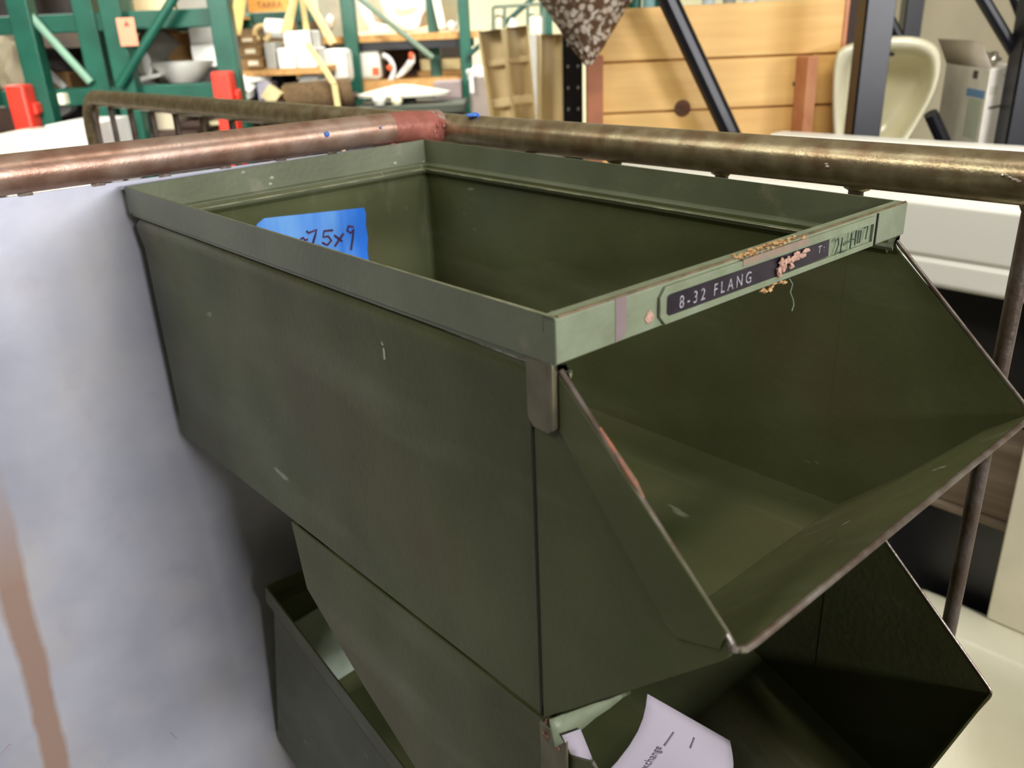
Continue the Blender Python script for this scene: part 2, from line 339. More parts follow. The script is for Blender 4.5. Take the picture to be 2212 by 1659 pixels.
for k in range(7): du.blob((0.112 + k * 0.0022, -0.0005 + random.uniform(-0.001, 0.001), -0.0162 - 0.0012 * math.sin(k)), (0.0018, 0.0010, 0.0009), k + 50, 0.7, 1, 3)
mk('torn_residue', du, RESIDUE, rail)
mk('loose_thread', MB().tube([(0.1285, -0.0012, -0.0150), (0.1300, -0.0020, -0.0175), (0.1285, -0.0022, -0.0205), (0.1305, -0.0026, -0.0240), (0.1310, -0.0028, -0.0262), (0.1300, -0.0028, -0.0285)], 0.00028, 5), mat('pale_thread', (120, 140, 118), None, 80, 0.8), rail)
# tab on the left side
tb = MB().prism([(0.0148, -0.0158), (0.0148, -0.0372), (0.0122, -0.0402), (0.0052, -0.0408), (0.0026, -0.0385), (0.0026, -0.0158)], 0, 0.0003, 0.0015)
tb.prism([(0.0030, -0.0150), (0.0030, -0.0392), (0.0018, -0.0380), (0.0018, -0.0150)], 0, -0.0004, 0.0026)
t_ = mk('hanging_tab', tb, TABM, TB, bevel=0.0004); t_['label'] = 'brownish folded metal tab under the near corner'
# chips and scratches in the paint, bare edges, a painted bead highlight
mk('bead_highlight', MB().tube([(0.0036, 0.016, -0.0187), (0.0036, 0.040, -0.0186), (0.0040, 0.078, -0.0184)], [0.0010, 0.0009, 0.0003], 8), mat('bead_highlight_metal', (226, 222, 210), (150, 150, 130), 200, 0.2, 0.85), TB)  # painted highlight: bright tube for the gleam on the bead below the rim
mk('worn_top_edge', MB().tube([(0.001, 0.0008, -0.0001), (BW - 0.001, 0.0008, -0.0001)], 0.0007, 8), mat('brown_worn_edge', (124, 108, 82), (92, 80, 56), 200, 0.45, 0.2), rail)
mk('rim_edge', MB().tube([(0.0006, 0.003, 0.0), (0.0006, 0.376, 0.0)], 0.00055, 6), mat('worn_rim_edge', (150, 150, 122), (110, 112, 84), 90, 0.35, 0.4), TB)
mk('rust_streak', MB().tube([(0.0030, -0.0150, -0.0325), (0.0030, -0.0290, -0.0458), (0.0030, -0.0330, -0.0498)], [0.0006, 0.0012, 0.0005], 8), RUSTE, TB)
PCH = mat('pale_chip', (176, 182, 158), None, 50, 0.6)
for a, b in (((825, 738), (828, 746)), ((829, 752), (831, 776))):
    p = atB(*a, 0, 0.0027); q = atB(*b, 0, 0.0027); mk('paint_chip', MB().tube([p, q], 0.0005, 5), PCH, TB)
for (px, py) in ((587, 384), (584, 397), (525, 372), (853, 352), (915, 350)):
    p = atB(px, py, 1, 0.3778); mk('paint_chip', MB().blob((p.x, p.y, p.z), (0.0017, 0.0004, 0.0010), px, 0.5, 1), PCH, TB)
# blue tape with its handwriting, stuck to the inner face of the back
YT = 0.379 - 0.0041 - 0.0003
tape = MB(); tl = [(0.0780, -0.0400), (0.0800, -0.0350), (0.0860, -0.0318), (0.1250, -0.0345), (0.1655, -0.0372), (0.1668, -0.0420), (0.1655, -0.0500), (0.1662, -0.0600), (0.1645, -0.0690), (0.1650, -0.0860), (0.1200, -0.0880), (0.0780, -0.0870)]
tape.prism(tl, 1, YT - 0.0003, YT + 0.0003)
tp = mk('masking_tape', tape, TAPE, base=(0.12, YT, -0.088), frame='B'); tag(tp, 'blue tape with handwritten size stuck inside the top green bin', 'tape')
tx = MB()
def hw2(pts, r=0.00085):
    stroke(tx, [(lambda p: (p.x, YT - 0.0005, p.z))(atB(x, y_, 1, YT)) for x, y_ in pts], r)
hw2([(661, 499), (666, 503), (683, 496), (679, 512), (673, 531)]); hw2([(718, 497), (699, 499), (697, 512), (708, 510), (715, 519), (706, 529), (695, 524)])
hw2([(721, 508), (738, 521)]); hw2([(741, 504), (722, 532)]); hw2([(762, 490), (752, 488), (749, 498), (757, 503), (763, 494), (761, 515), (757, 540)]); hw2([(648, 517), (654, 513), (658, 519), (664, 517)]); hw2([(687, 530), (689, 532)], 0.0009)
hw2([(610, 514), (611, 548)]); hw2([(622, 516), (620, 532), (634, 530)]); hw2([(632, 514), (631, 548)])
mk('handwriting', tx, PURPLEINK, tp)


# second bin: shorter, no side rims in view, its bottom slopes down to the front
SB = thing('stacking_hopper_bin', 'shorter olive hopper bin directly under the taped one, with paper in its mouth', 'bin', (0, 0, -0.33), 'B', 'stack of green metal hopper bins')
side = [(0.0140, -0.1700), (0.2205, -0.1700), (0.2137, -0.2113), (0.1968, -0.2215), (0.1608, -0.2481), (0.0, -0.335), (-0.045, -0.335), (0.0140, -0.300)]
def z2(p): return p
mk('side_wall', MB().prism([(0.0145, -0.1700), (0.2205, -0.1700), (0.2137, -0.2113), (0.1608, -0.2481), (0.0145, -0.3300)], 0, 0.0030, 0.0042), GREEN, SB)
mk('side_wall', MB().prism([(0.0, -0.1700), (0.2205, -0.1700), (0.2137, -0.2113), (0.1608, -0.2481), (0.0, -0.3340)], 0, BW - 0.0042, BW - 0.0030), GREEN, SB)
mk('back_wall', MB().box((0.0042, 0.2150, -0.2113), (BW - 0.0042, 0.2162, -0.1700)), GREEN, SB)
mk('bottom', MB().prism([(0.2137, -0.2113), (0.1608, -0.2481), (-0.045, -0.3340), (-0.045, -0.3352), (0.0, -0.3352), (0.1608, -0.2493), (0.2137, -0.2125)], 0, 0.0042, BW - 0.0042), GREEN, SB)
S2, T2, F2 = (-0.0110, -0.1725), (-0.0790, -0.2372), (-0.0450, -0.3340)
hp = [(0.0140, -0.3340), (F2)] + list(reversed(cheek_edge_pts(S2, T2, F2, 0.004))) + [S2, (0.0140, -0.1850)]
for xo, xi in ((0.0032, 0.0044), (BW - 0.0044, BW - 0.0032)):
    mk('cheek', MB().prism(hp if xo > 0.1 else [(a if a > -0.05 else a, b) for a, b in hp], 0, xo, xi), GREEN, SB)
    mk('cheek_edge', MB().tube([(xo + 0.0006, p[0], p[1]) for p in [S2] + cheek_edge_pts(S2, T2, F2, 0.004) + [F2]], 0.0008, 8), EDGE, SB)
mk('front_lip', MB().prism([F2, T2, (T2[0] + 0.0012, T2[1] - 0.0004), (F2[0] + 0.0012, F2[1])], 0, 0.0044, BW - 0.0044), GREEN, SB)
# its front rail, bent under the upper bin
rl = MB(); tp_ = [(1190, 1562), (1215, 1551), (1245, 1540), (1280, 1527), (1315, 1513), (1345, 1502), (1362, 1496)]; bp_ = [(1200, 1614), (1222, 1602), (1256, 1577), (1288, 1550), (1318, 1530), (1346, 1507), (1363, 1498)]
rl.add([atB(x, y_ - 5, 1, 0.0022) for x, y_ in tp_] + [atB(x, y_, 1, 0.0010) for x, y_ in bp_], [(k, k + 1, 8 + k, 7 + k) for k in range(6)])
mk('front_rail', rl, PALE, SB, solid=0.001)
mk('back_of_rail', MB().box((0.0712, 0.004, -0.1800), (BW - 0.0044, 0.005, -0.1700)), GREEN, SB)
cr = MB().prism([(0.0148, -0.1690), (0.0148, -0.1960), (0.0110, -0.1990), (0.0030, -0.1990), (0.0, -0.1960), (0.0, -0.1690)], 0, 0.0010, 0.0022)
mk('hanging_tab', cr, TABM, SB, bevel=0.0004)
rb = MB()
for k in range(9): rb.blob((0.0012 + random.uniform(-0.0008, 0.0014), 0.008 + random.uniform(-0.005, 0.004), -0.1690 + random.uniform(-0.006, 0.004)), (0.0014, 0.0014, 0.0014), k + 70, 0.6, 1)
mk('rusty_lump', rb, mat('rusty_weld', (136, 106, 84), (96, 74, 56), 300, 0.7, 0.2, 0.5, 700), SB)

# third bin: leans forward and down behind the second
tilt = -math.radians(15.0)
cb = atB(572, 1267, 1, 0.343)
TH = thing('stacking_hopper_bin', 'lowest olive bin in view, tipped down away from the grey panel', 'bin', (0, 0, 0), 'B', 'stack of green metal hopper bins')
TH.location = B2W(cb); TH.rotation_euler = Euler((math.radians(15.0), 0, ANG))
TH.matrix_world = Matrix.Translation(B2W(cb)) @ Matrix.Rotation(ANG, 4, 'Z') @ Matrix.Rotation(math.radians(15.0), 4, 'X') 
L3 = 0.36; TH['base'] = [0, L3, 0]
mk('rim', skin([(0, 0), (0, -0.0155), (0.0062, -0.0168), (0.0074, -0.0156), (T, -0.0140), (T, 0)], L3, 0.001, 0.001, 0.006), GREEN, TH)
mk('body', skin([(0.0066, -0.0170), (0.0046, -0.0182), (0.0032, -0.0215), (0.0029, -0.026), (0.0029, -0.185), (0.0041, -0.185), (0.0041, -0.026), (0.0062, -0.0192)], L3, 0.0155, 0.0045, 0.006), GREEN, TH)
mk('bottom', MB().box((0.004, 0.010, -0.185), (BW - 0.004, L3 - 0.004, -0.1838)), GREEN, TH)
mk('front_rail', MB().box((0, 0, -0.015), (BW, 0.0012, 0)), PALE, TH)
mk('lit_patch', MB().prism([(0.016, -0.050), (0.050, -0.046), (0.092, -0.150), (0.040, -0.155)], 1, L3 - 0.0056, L3 - 0.0040), mat('lit_patch_paint', (206, 222, 200), None, 40, 0.5), TH)  # pool of leaked light painted onto the back wall
poly3 = [(0.0155, -0.185), (-0.058, -0.080), (0.0, -0.018), (0.0155, -0.018)]
for xo in (0.003, BW - 0.0042): mk('cheek', MB().prism(poly3, 0, xo, xo + 0.0012), GREEN, TH)
mk('front_lip', MB().prism([(0.0155, -0.185), (-0.058, -0.080), (-0.0568, -0.080), (0.0167, -0.185)], 0, 0.0042, BW - 0.0042), GREEN, TH)

# paper sheet and strip in the second bin's mouth
pg = MB(); NX, NY = 8, 8
p00, p10, p11, p01 = atB(1399, 1499, 1, -0.010), atB(1577, 1600, 1, -0.010), atB(1545, 1700, 1, -0.016), atB(1200, 1748, 1, 0.002)
for j in range(NY + 1):
    for i in range(NX + 1):
        u, v = i / NX, j / NY
        p = (p00 * (1 - u) + p10 * u) * (1 - v) + (p01 * (1 - u) + p11 * u) * v
        p = p + Vector((0.010 * (1 - u) * math.sin(v * math.pi), -0.006 * math.sin(v * math.pi * 0.8), 0)); pg.v.append(p)
pg.f = [(j * (NX + 1) + i, j * (NX + 1) + i + 1, (j + 1) * (NX + 1) + i + 1, (j + 1) * (NX + 1) + i) for j in range(NY) for i in range(NX)]
pp = mk('paper_sheet', pg, PAPER, base=(0.05, -0.01, -0.25), frame='B', smooth=180, solid=0.0003); tag(pp, 'curled white printed sheet leaning in the mouth of the second bin', 'paper')
pr = MB()
def pl(a, b, r=0.0004):
    pr.tube([atB(*a, 1, -0.0172), atB(*b, 1, -0.0172)], r, 5)
def onpaper(u, v):
    p = (p00 * (1 - u) + p10 * u) * (1 - v) + (p01 * (1 - u) + p11 * u) * v
    return p + Vector((0.010 * (1 - u) * math.sin(v * math.pi), -0.006 * math.sin(v * math.pi * 0.8) - 0.0004, 0))
pt = text_mb('Urban Exchange', 0.0075, 0.0001)
xs = [v.x for v in pt.v]; 
for v in pt.v:
    u = 0.25 - v.y / 0.075; w_ = 0.86 - v.x / 0.118
    q = onpaper(u, w_); v.x, v.y, v.z = q.x, q.y, q.z
mk('printed_words', pt, PRINT, pp, smooth=0)
pr = MB()
for (u0, v0, u1, v1) in ((0.30, 0.26, 0.26, 0.42), (0.52, 0.22, 0.50, 0.36), (0.42, 0.62, 0.38, 0.74), (0.60, 0.60, 0.57, 0.8)):
    pr.tube([onpaper(u0, v0), onpaper(u1, v1)], 0.00045, 5)
mk('printed_words', pr, PRINT, pp)
ps = MB().add([atB(1213, 1588, 1, 0.0), atB(1253, 1574, 1, 0.0), atB(1300, 1690, 1, 0.004), atB(1262, 1690, 1, 0.004)], [(0, 1, 2, 3)])
pz = mk('paper_strip', ps, PAPER, base=(0.01, 0.002, -0.19), frame='B', solid=0.0003); tag(pz, 'narrow white paper strip hanging behind the bent front rail of the second bin', 'paper')

# ------------------------------------------------------------------ the pipe rack and its panel
RK = thing('pipe_cart_frame', 'rusty brown steel pipe cart frame with upright wire rods around the green bins', 'cart', (0.26, 0.39, -1.19), 'B')
ZP = 0.0096; RP = 0.0117
ta = [(0.2600, -0.9, ZP)] + [(0.2600, y_, ZP) for y_ in (-0.3, 0.0, 0.2, 0.4, 0.7, 1.0, 1.27)]
for k in range(1, 7):
    a = k / 6 * math.pi / 2; ta.append((0.2600, 1.27 + 0.055 * math.sin(a), ZP - 0.055 * (1 - math.cos(a))))
ta.append((0.2600, 1.325, -1.19))
tr = mk('top_rail', MB().tube(ta, RP, 28), PIPE, RK)
bl = MB().tube([(0.252, 0.3905, 0.0135), (0.19, 0.3905, 0.0153), (-0.05, 0.3905, 0.0153), (-1.02, 0.3905, 0.0153)], 0.0114, 28)
mk('back_rail', bl, RUSTPIPE, RK)
bz = MB().tube([(0.205, 0.3905, 0.0150), (0.222, 0.3905, 0.0146), (0.238, 0.3905, 0.0128), (0.250, 0.3905, 0.0112), (0.258, 0.3905, 0.010)], [0.0115, 0.0121, 0.0128, 0.0124, 0.010], 28)
for k in range(22):
    a = random.uniform(-1.4, 2.2); bz.blob((0.245 + random.uniform(-0.012, 0.006), 0.3905 - 0.0125 * math.cos(a), 0.0125 + 0.0115 * math.sin(a)), random.uniform(0.001, 0.0024), k, 0.5, 1)
mk('brazed_joint', bz, BRAZE, RK)
lw = MB()
for k in range(12): lw.blob((0.205 + random.uniform(-0.02, 0.028), 0.384, 0.0028 + random.uniform(-0.0012, 0.0016)), (random.uniform(0.002, 0.005), 0.002, 0.0012), k + 5, 0.6, 1)
mk('weld_bead', lw, BRAZE, RK)
y_ = -0.8832
rods = []
k = 0
while True:
    yy = 0.3767 - 0.0838 * k + 0.0838 * 11
    if yy < -0.62: break
    if abs(yy - 0.3905) > 0.02 or True:
        o = mk('upright_rod', MB().tube([(0.2600, yy, 0.004), (0.2600, yy, -0.95)], 0.0040, 12), ROD, RK)
        mk('weld', MB().blob((0.2600, yy, -0.0006), (0.0050, 0.0068, 0.0040), k, 0.35, 2), PIPE, o)
    k += 1
mk('bottom_rail', MB().tube([(0.26, -0.9, -0.96), (0.26, 1.325, -0.96)], RP, 20), PIPE, RK)
for y_ in (-0.9,): mk('leg', MB().tube([(0.26, y_, ZP), (0.26, y_, -1.19)], RP, 20), PIPE, RK)
mk('leg', MB().tube([(-1.02, 0.3905, 0.0165), (-1.02, 0.3905, -1.19)], RP, 20), RUSTPIPE, RK)
for yy in (0.10, 0.30):   # arms the bins hang on
    mk('support_arm', MB().box((0.06, 0.005 if yy < .2 else 0.005, -0.1735), (0.075, 0.386, -0.1685)) if yy < 0.2 else MB().box((0.14, 0.005, -0.1735), (0.155, 0.386, -0.1685)), ROD, RK)
mk('support_arm', MB().box((0.10, 0.02, -0.60), (0.20, 0.386, -0.56)), ROD, RK)
# panel: blue grey sheet with a rust run
PM = mat('blue_grey_steel_sheet', (208, 209, 218), (178, 180, 194), 12, 0.40, 0.30, 0.06, 60, rvar=0.08, spec=0.5, lo=0.3, hi=0.7)
layer(PM, (214, 208, 200), 14, 0.52, 0.75, 0.6); layer(PM, (156, 156, 172), 30, 0.60, 0.80, 0.3)
def rust_run(m, cx, hw, z_top, col, wob):
    nt = m.node_tree; b = nt.nodes['Principled BSDF']; src = b.inputs['Base Color'].links[0].from_socket
    tc = nt.nodes.new('ShaderNodeTexCoord'); sp = nt.nodes.new('ShaderNodeSeparateXYZ'); nt.links.new(tc.outputs['Object'], sp.inputs[0])
    n = nt.nodes.new('ShaderNodeTexNoise'); n.inputs['Scale'].default_value = 9; n.inputs['Detail'].default_value = 6; nt.links.new(tc.outputs['Object'], n.inputs['Vector'])
    n2 = nt.nodes.new('ShaderNodeTexNoise'); n2.inputs['Scale'].default_value = 60; n2.inputs['Detail'].default_value = 6; nt.links.new(tc.outputs['Object'], n2.inputs['Vector'])
    c = math_node(nt, 'ADD', math_node(nt, 'MULTIPLY', math_node(nt, 'SUBTRACT', n.outputs[0], 0.5), wob), math_node(nt, 'ADD', math_node(nt, 'MULTIPLY', sp.outputs[2], 0.055), cx))
    d = math_node(nt, 'ABSOLUTE', math_node(nt, 'SUBTRACT', sp.outputs[0], c))
    d = math_node(nt, 'ADD', d, math_node(nt, 'MULTIPLY', math_node(nt, 'SUBTRACT', n2.outputs[0], 0.5), 0.004))
    mr = nt.nodes.new('ShaderNodeMapRange'); mr.inputs[1].default_value = hw + 0.0025; mr.inputs[2].default_value = hw - 0.0015; nt.links.new(d, mr.inputs[0])
    m2 = nt.nodes.new('ShaderNodeMapRange'); m2.inputs[1].default_value = z_top + 0.05; m2.inputs[2].default_value = z_top - 0.05; nt.links.new(sp.outputs[2], m2.inputs[0])
    f = math_node(nt, 'MULTIPLY', math_node(nt, 'MULTIPLY', mr.outputs[0], m2.outputs[0]), 0.85)
    mx = nt.nodes.new('ShaderNodeMix'); mx.data_type = 'RGBA'; nt.links.new(f, mx.inputs[0]); nt.links.new(src, mx.inputs[6]); mx.inputs[7].default_value = lin(col); nt.links.new(mx.outputs[2], b.inputs['Base Color'])
rust_run(PM, -0.104, 0.0075, -0.19, (176, 140, 116), 0.012)
pn = mk('sheet_metal_panel', MB().box((-1.0, 0.3895, -0.80), (0.245, 0.3910, 0.0030)), PM, base=(0, 0.3895, 0), frame='B')
tag(pn, 'dented blue grey sheet metal panel with a rust run, hung below the reddish pipe', 'metal panel')
for k in range(18): mk('weld_tab', MB().box((0.19 - 0.041 * k, 0.3893, 0.0022), (0.198 - 0.041 * k, 0.3912, 0.0048)), ROD, pn)
mk('scratch', MB().tube([atB(2, 1632, 1, 0.3893), atB(22, 1608, 1, 0.3893)], 0.0009, 5), PAPER, pn)
mk('scratch', MB().tube([atB(368, 1583, 1, 0.3893), atB(381, 1596, 1, 0.3893)], 0.0007, 5), PAPER, pn)
for px, py, r in ((706, 290, 0.0021), (822, 276, 0.0009)):
    p = atB(px, py, 1, 0.3790); mk('blue_fleck', MB().blob(p, (r, 0.0010, r), 1, 0.2, 2), BLUEPAINT, RK)
bt = MB(); p = atB(1030, 247, 0, 0.26)
bt.blob((0.256, p.y, ZP + RP + 0.0006), (0.005, 0.0052, 0.0018), 2, 0.5, 2)
o = mk('blue_tape_scrap', bt, mat('blue_tape_scrap', (48, 110, 225), (96, 150, 236), 200, 0.5), base=(0.256, p.y, ZP + RP), frame='B'); tag(o, 'tiny scrap of blue tape stuck on top of the long pipe rail', 'tape')
ws = MB()
for px, py in ((1784, 355), (1786, 360), (2165, 378), (2180, 384), (2190, 388), (2200, 392), (2175, 380)):
    p = atB(px, py, 0, 0.2480); ws.blob((0.2483, p.y, p.z), (0.0006, 0.0014, 0.0007), px, 0.5, 1)
mk('bare_metal_nick', ws, mat('bare_nick', (220, 205, 190), None, 50, 0.3, 0.6), RK)
# ------------------------------------------------------------------ background: materials
def M_(name, c, **k):
    k.setdefault('rough', 0.6); return mat(name, c, None, k.pop('scale', 12), **k)
RG = mat('green_rack_enamel', (22, 86, 70), (16, 74, 60), 12, 0.4)
WHITE = M_('white_glazed', (236, 236, 228), rough=0.25); WBOX = M_('white_card', (240, 240, 236), rough=0.8)
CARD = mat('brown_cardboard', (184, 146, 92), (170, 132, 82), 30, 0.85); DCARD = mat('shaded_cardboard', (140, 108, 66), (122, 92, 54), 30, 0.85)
SHELF = mat('chipboard_shelf', (196, 150, 92), (176, 130, 74), 60, 0.75); PINE = mat('pine_lath', (226, 204, 148), (212, 186, 128), 30, 0.7, stretch=(1, 1, 0.2))
BLACKP = mat('black_powder_coat', (24, 24, 30), (18, 18, 24), 30, 0.35); DARK = mat('dark_plastic', (40, 36, 36), (30, 26, 26), 14, 0.6)
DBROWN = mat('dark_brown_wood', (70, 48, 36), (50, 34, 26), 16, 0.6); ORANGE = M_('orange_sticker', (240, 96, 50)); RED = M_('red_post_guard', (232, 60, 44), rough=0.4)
CREAMG = M_('cream_porcelain', (226, 220, 190), rough=0.15); GREYP = M_('grey_plastic', (158, 156, 148)); NAVY = M_('navy_cloth', (44, 44, 78)); BLUEB = M_('blue_print', (104, 150, 200))
def boxpx(name, x0, y0, x1, y1, Y, depth, m, label=None, cat=None, group=None, rest=None, rz=0, bevel=0.003, parent=None):
    """a box whose front stands at distance Y; rest = height of what carries it"""
    a = at((x0 + x1) / 2, y0, Y); b = at((x0 + x1) / 2, y1, Y); l = at(x0, (y0 + y1) / 2, Y); r = at(x1, (y0 + y1) / 2, Y)
    zb = rest if rest is not None else b.z; cx = (l.x + r.x) / 2; hw = (r.x - l.x) / 2
    mb = MB().box((-hw, 0, 0), (hw, depth, max(0.004, a.z - zb)))
    if rz: mb.xf(Matrix.Rotation(rz, 4, 'Z'))
    mb.xf(Matrix.Translation((cx, Y, zb)))
    o = mk(name, mb, m, parent, base=(cx, Y + depth / 2, zb), bevel=bevel)
    if label: tag(o, label, cat, group)
    return o
# ------------------------------------------------------------------ green pallet rack, left
def post(parent, px, Y, w=0.072, z1=2.6, name='post', m=None, d=0.06):
    c = at(px, 40, Y); return mk(name, MB().box((c.x - w / 2, Y, 0), (c.x + w / 2, Y + d, z1)), m or RG, parent, bevel=0.004)
def bar(parent, a, b, r, m, name='brace', flat=False):
    return mk(name, MB().tube([a, b], r, 6 if flat else 10), m, parent)
YL = 3.15
GR = thing('pallet_rack', 'nearest green steel pallet rack at far left, with red post guards', 'rack', (-1.5, YL, 0))
posts = [(42, YL), (182, YL + 0.05), (240, YL), (474, YL)]
pobs = [post(GR, px, Y) for px, Y in posts]
post(GR, 262, YL + 1.0, 0.06)
post(GR, -40, YL + 1.0, 0.06)
x0 = at(-60, 45, YL).x; x1 = at(474, 45, YL).x
for zc, yy in ((at(220, 46, YL).z, 0.06), (at(150, 212, YL).z, 0.06)):
    mk('beam', MB().box((x0, YL + yy, zc - 0.03), (x1, YL + yy + 0.045, zc + 0.03)), RG, GR, bevel=0.004)
    mk('beam', MB().box((x0, YL + 1.0, zc - 0.03), (x1 - 0.16, YL + 1.045, zc + 0.03)), RG, GR, bevel=0.004)
zlo = at(150, 202, YL).z; zup = at(220, 33, YL).z
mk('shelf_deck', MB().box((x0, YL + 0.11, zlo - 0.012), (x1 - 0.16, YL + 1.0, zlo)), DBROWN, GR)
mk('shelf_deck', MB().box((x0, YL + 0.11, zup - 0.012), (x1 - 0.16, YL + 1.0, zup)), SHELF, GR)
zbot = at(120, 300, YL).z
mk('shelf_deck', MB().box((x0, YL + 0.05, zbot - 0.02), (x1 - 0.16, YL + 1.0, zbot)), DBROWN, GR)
bar(GR, at(35, 0, YL + 0.03), at(196, 178, YL + 0.03), 0.014, mat('pale_green_brace', (120, 160, 138), None, 20, 0.4), 'brace')
bar(GR, at(385, -20, YL - 0.02), at(258, 185, YL - 0.02), 0.016, RG, 'brace')
for pxs, y0_, y1_ in (((16, 56), 182, 300), ((462, 500), 172, 290)):
    cx = at(sum(pxs) / 2 + 4, 200, YL - 0.05); zt_ = at(40, y0_, YL).z
    g = mk('post_guard', MB().box((cx.x - 0.032, YL - 0.075, zt_ - 0.55), (cx.x + 0.032, YL - 0.002, zt_)).box((cx.x + 0.032, YL - 0.05, zt_ - 0.10), (cx.x + 0.046, YL - 0.002, zt_ - 0.06)), RED, GR, bevel=0.008)
    g['label'] = 'bright red post guard'
tg = boxpx('hang_tag', 255, 38, 294, 100, YL - 0.03, 0.003, M_('salmon_card', (236, 156, 124), rough=0.8), 'salmon coloured hang tag on a green rack post', 'tag')
c_ = at(273, 52, YL - 0.032); mk('printed_arrow', MB().prism([(c_.x - 0.009, c_.z - 0.006), (c_.x + 0.009, c_.z - 0.006), (c_.x, c_.z + 0.011)], 1, YL - 0.0325, YL - 0.029), M_('arrow_ink', (130, 70, 60)), tg)
# second rack
YM = 4.1
GM = thing('pallet_rack', 'dark green pallet rack with two chipboard shelves behind the pipe joint', 'rack', (-0.6, YM, 0))
for px, Y, w_ in ((752, YM, 0.062), (934, YM + 0.2, 0.050), (1002, YM, 0.05)): post(GM, px, Y, w_)
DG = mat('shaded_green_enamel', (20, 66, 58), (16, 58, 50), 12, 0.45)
sx0, sx1 = at(690, 80, YM).x, at(1032, 70, YM).x
zs1 = at(890, 72, YM).z; zs2 = at(890, 172, YM).z
d1 = mk('shelf_deck', MB().box((sx0, YM + 0.06, zs1 - 0.030), (sx1, YM + 0.9, zs1)), SHELF, GM)
d2 = mk('shelf_deck', MB().box((sx0, YM + 0.06, zs2 - 0.050), (at(1000, 160, YM).x, YM + 0.9, zs2)), SHELF, GM)
mk('beam', MB().box((sx0, YM + 0.07, zs1 - 0.065), (sx1 - 0.02, YM + 0.10, zs1 - 0.030)), BLACKP, GM)
mk('beam', MB().box((sx0, YM + 0.07, zs2 - 0.10), (sx1 - 0.1, YM + 0.10, zs2 - 0.050)), BLACKP, GM)
bar(GM, at(775, -5, YM - 0.02), at(935, 125, YM - 0.02), 0.012, mat('grey_green_brace', (110, 130, 112), None, 20, 0.5))
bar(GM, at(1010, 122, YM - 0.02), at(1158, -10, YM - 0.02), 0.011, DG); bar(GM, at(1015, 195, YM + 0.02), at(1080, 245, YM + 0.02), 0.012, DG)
for px in (1180,): post(GM, px, YM + 0.1, 0.055)
# ------------------------------------------------------------------ goods on the left rack
def on(name, x0, y0, x1, Y, depth, m, label, cat, rest, group=None, rz=0, bevel=0.004):
    return boxpx(name, x0, y0, x1, 0, Y, depth, m, label, cat, group, rest=rest, rz=rz, bevel=bevel)
YS = YL + 0.16
o = on('black_crate', 78, 104, 196, YS + .2, 0.4, DARK, 'black box standing on the green rack behind the leaning white strip', 'box', zlo)
o = on('black_crate', 188, 92, 226, YS + .35, 0.3, DARK, 'slim dark case between two green rack posts', 'case', zlo)
o = mk('white_strip', MB().tube([at(56, 112, YS + .02), at(141, 190, YS + .02) + Vector((0, 0, 0.0))], 0.013, 4), WHITE, base=at(141, 190, YS + .02)); tag(o, 'white wooden strip leaning across the far left shelf', 'strip')
o = mk('pale_sack', MB().blob(at(30, 150, YS + .3), (0.07, 0.06, 0.12), 4, 0.4, 3), M_('pale_sackcloth', (176, 164, 138)), base=at(30, 190, YS + .3)); tag(o, 'pale lumpy sack at the far left of the rack shelf', 'sack')
on('brown_case', -60, 105, 22, YS + .3, 0.3, DBROWN, 'dark brown case at the left edge of the rack shelf', 'case', zlo)
on('brown_case', 70, 158, 130, YS + .08, 0.12, DCARD, 'small brown carton under the leaning white strip', 'box', zlo)
for i, (px0, px1, y0_, m_, lb) in enumerate([(-40, 30, 8, DARK, 'dark bundle above the upper green beam at far left'), (60, 150, 2, DARK, 'black bag above the upper beam between green posts'), (284, 372, 3, M_('cream_board', (222, 210, 170)), 'cream board lying above the upper green beam'), (378, 446, 4, GREYP, 'grey bin above the upper beam beside the tall green post')]):
    on('rack_bundle', px0, y0_ - 20, px1, YS + .1, 0.3, m_, lb, 'bundle', zup)
o = mk('wooden_ball', MB().lathe([(0.001, -0.03), (0.02, -0.024), (0.03, 0), (0.02, 0.024), (0.001, 0.03)], (at(200, 14, YS).x, YS, zup + 0.03), 16), CARD, base=(at(200, 14, YS).x, YS, zup)); tag(o, 'round tan wooden ball on the upper beam between posts', 'ball')
on('cardboard_carton', 346, 70, 402, YS + .25, 0.3, CARD, 'plain cardboard carton left of the stacked white boxes', 'box', at(370, 132, YS + .25).z)
on('grey_carton', 340, 133, 404, YS + .22, 0.3, GREYP, 'grey carton carrying the plain cardboard one', 'box', zlo)
on('white_storage_box', 402, 96, 458, YS + .1, 0.25, WBOX, 'lower of two white boxes stacked beside the tall green post', 'box', at(430, 146, YS + .1).z, 'white boxes on the racks')
on('white_storage_box', 399, 47, 450, YS + .1, 0.25, WBOX, 'upper of two white boxes stacked beside the tall green post', 'box', at(430, 95, YS + .1).z, 'white boxes on the racks')
on('black_stand', 411, 147, 470, YS + .1, 0.25, DARK, 'black box that carries the two stacked white boxes', 'box', zlo)
o = mk('porcelain_basin', MB().lathe([(0.02, 0), (0.06, 0.015), (0.105, 0.075), (0.11, 0.085), (0.10, 0.085), (0.055, 0.03), (0.01, 0.02)], (at(382, 185, YS).x, YS + .1, zlo), 28, sx=1.1), WHITE, base=(at(382, 185, YS).x, YS + .1, zlo)); tag(o, 'white porcelain basin on the rack under the plain carton', 'basin')
o = mk('toilet_seat', MB().blob(at(318, 140, YS + .05), (0.018, 0.012, 0.045), 1, 0.1, 3).xf(Matrix.Identity(4)), WHITE, base=at(318, 170, YS + .05)); tag(o, 'small white oval seat propped behind the green brace', 'seat')
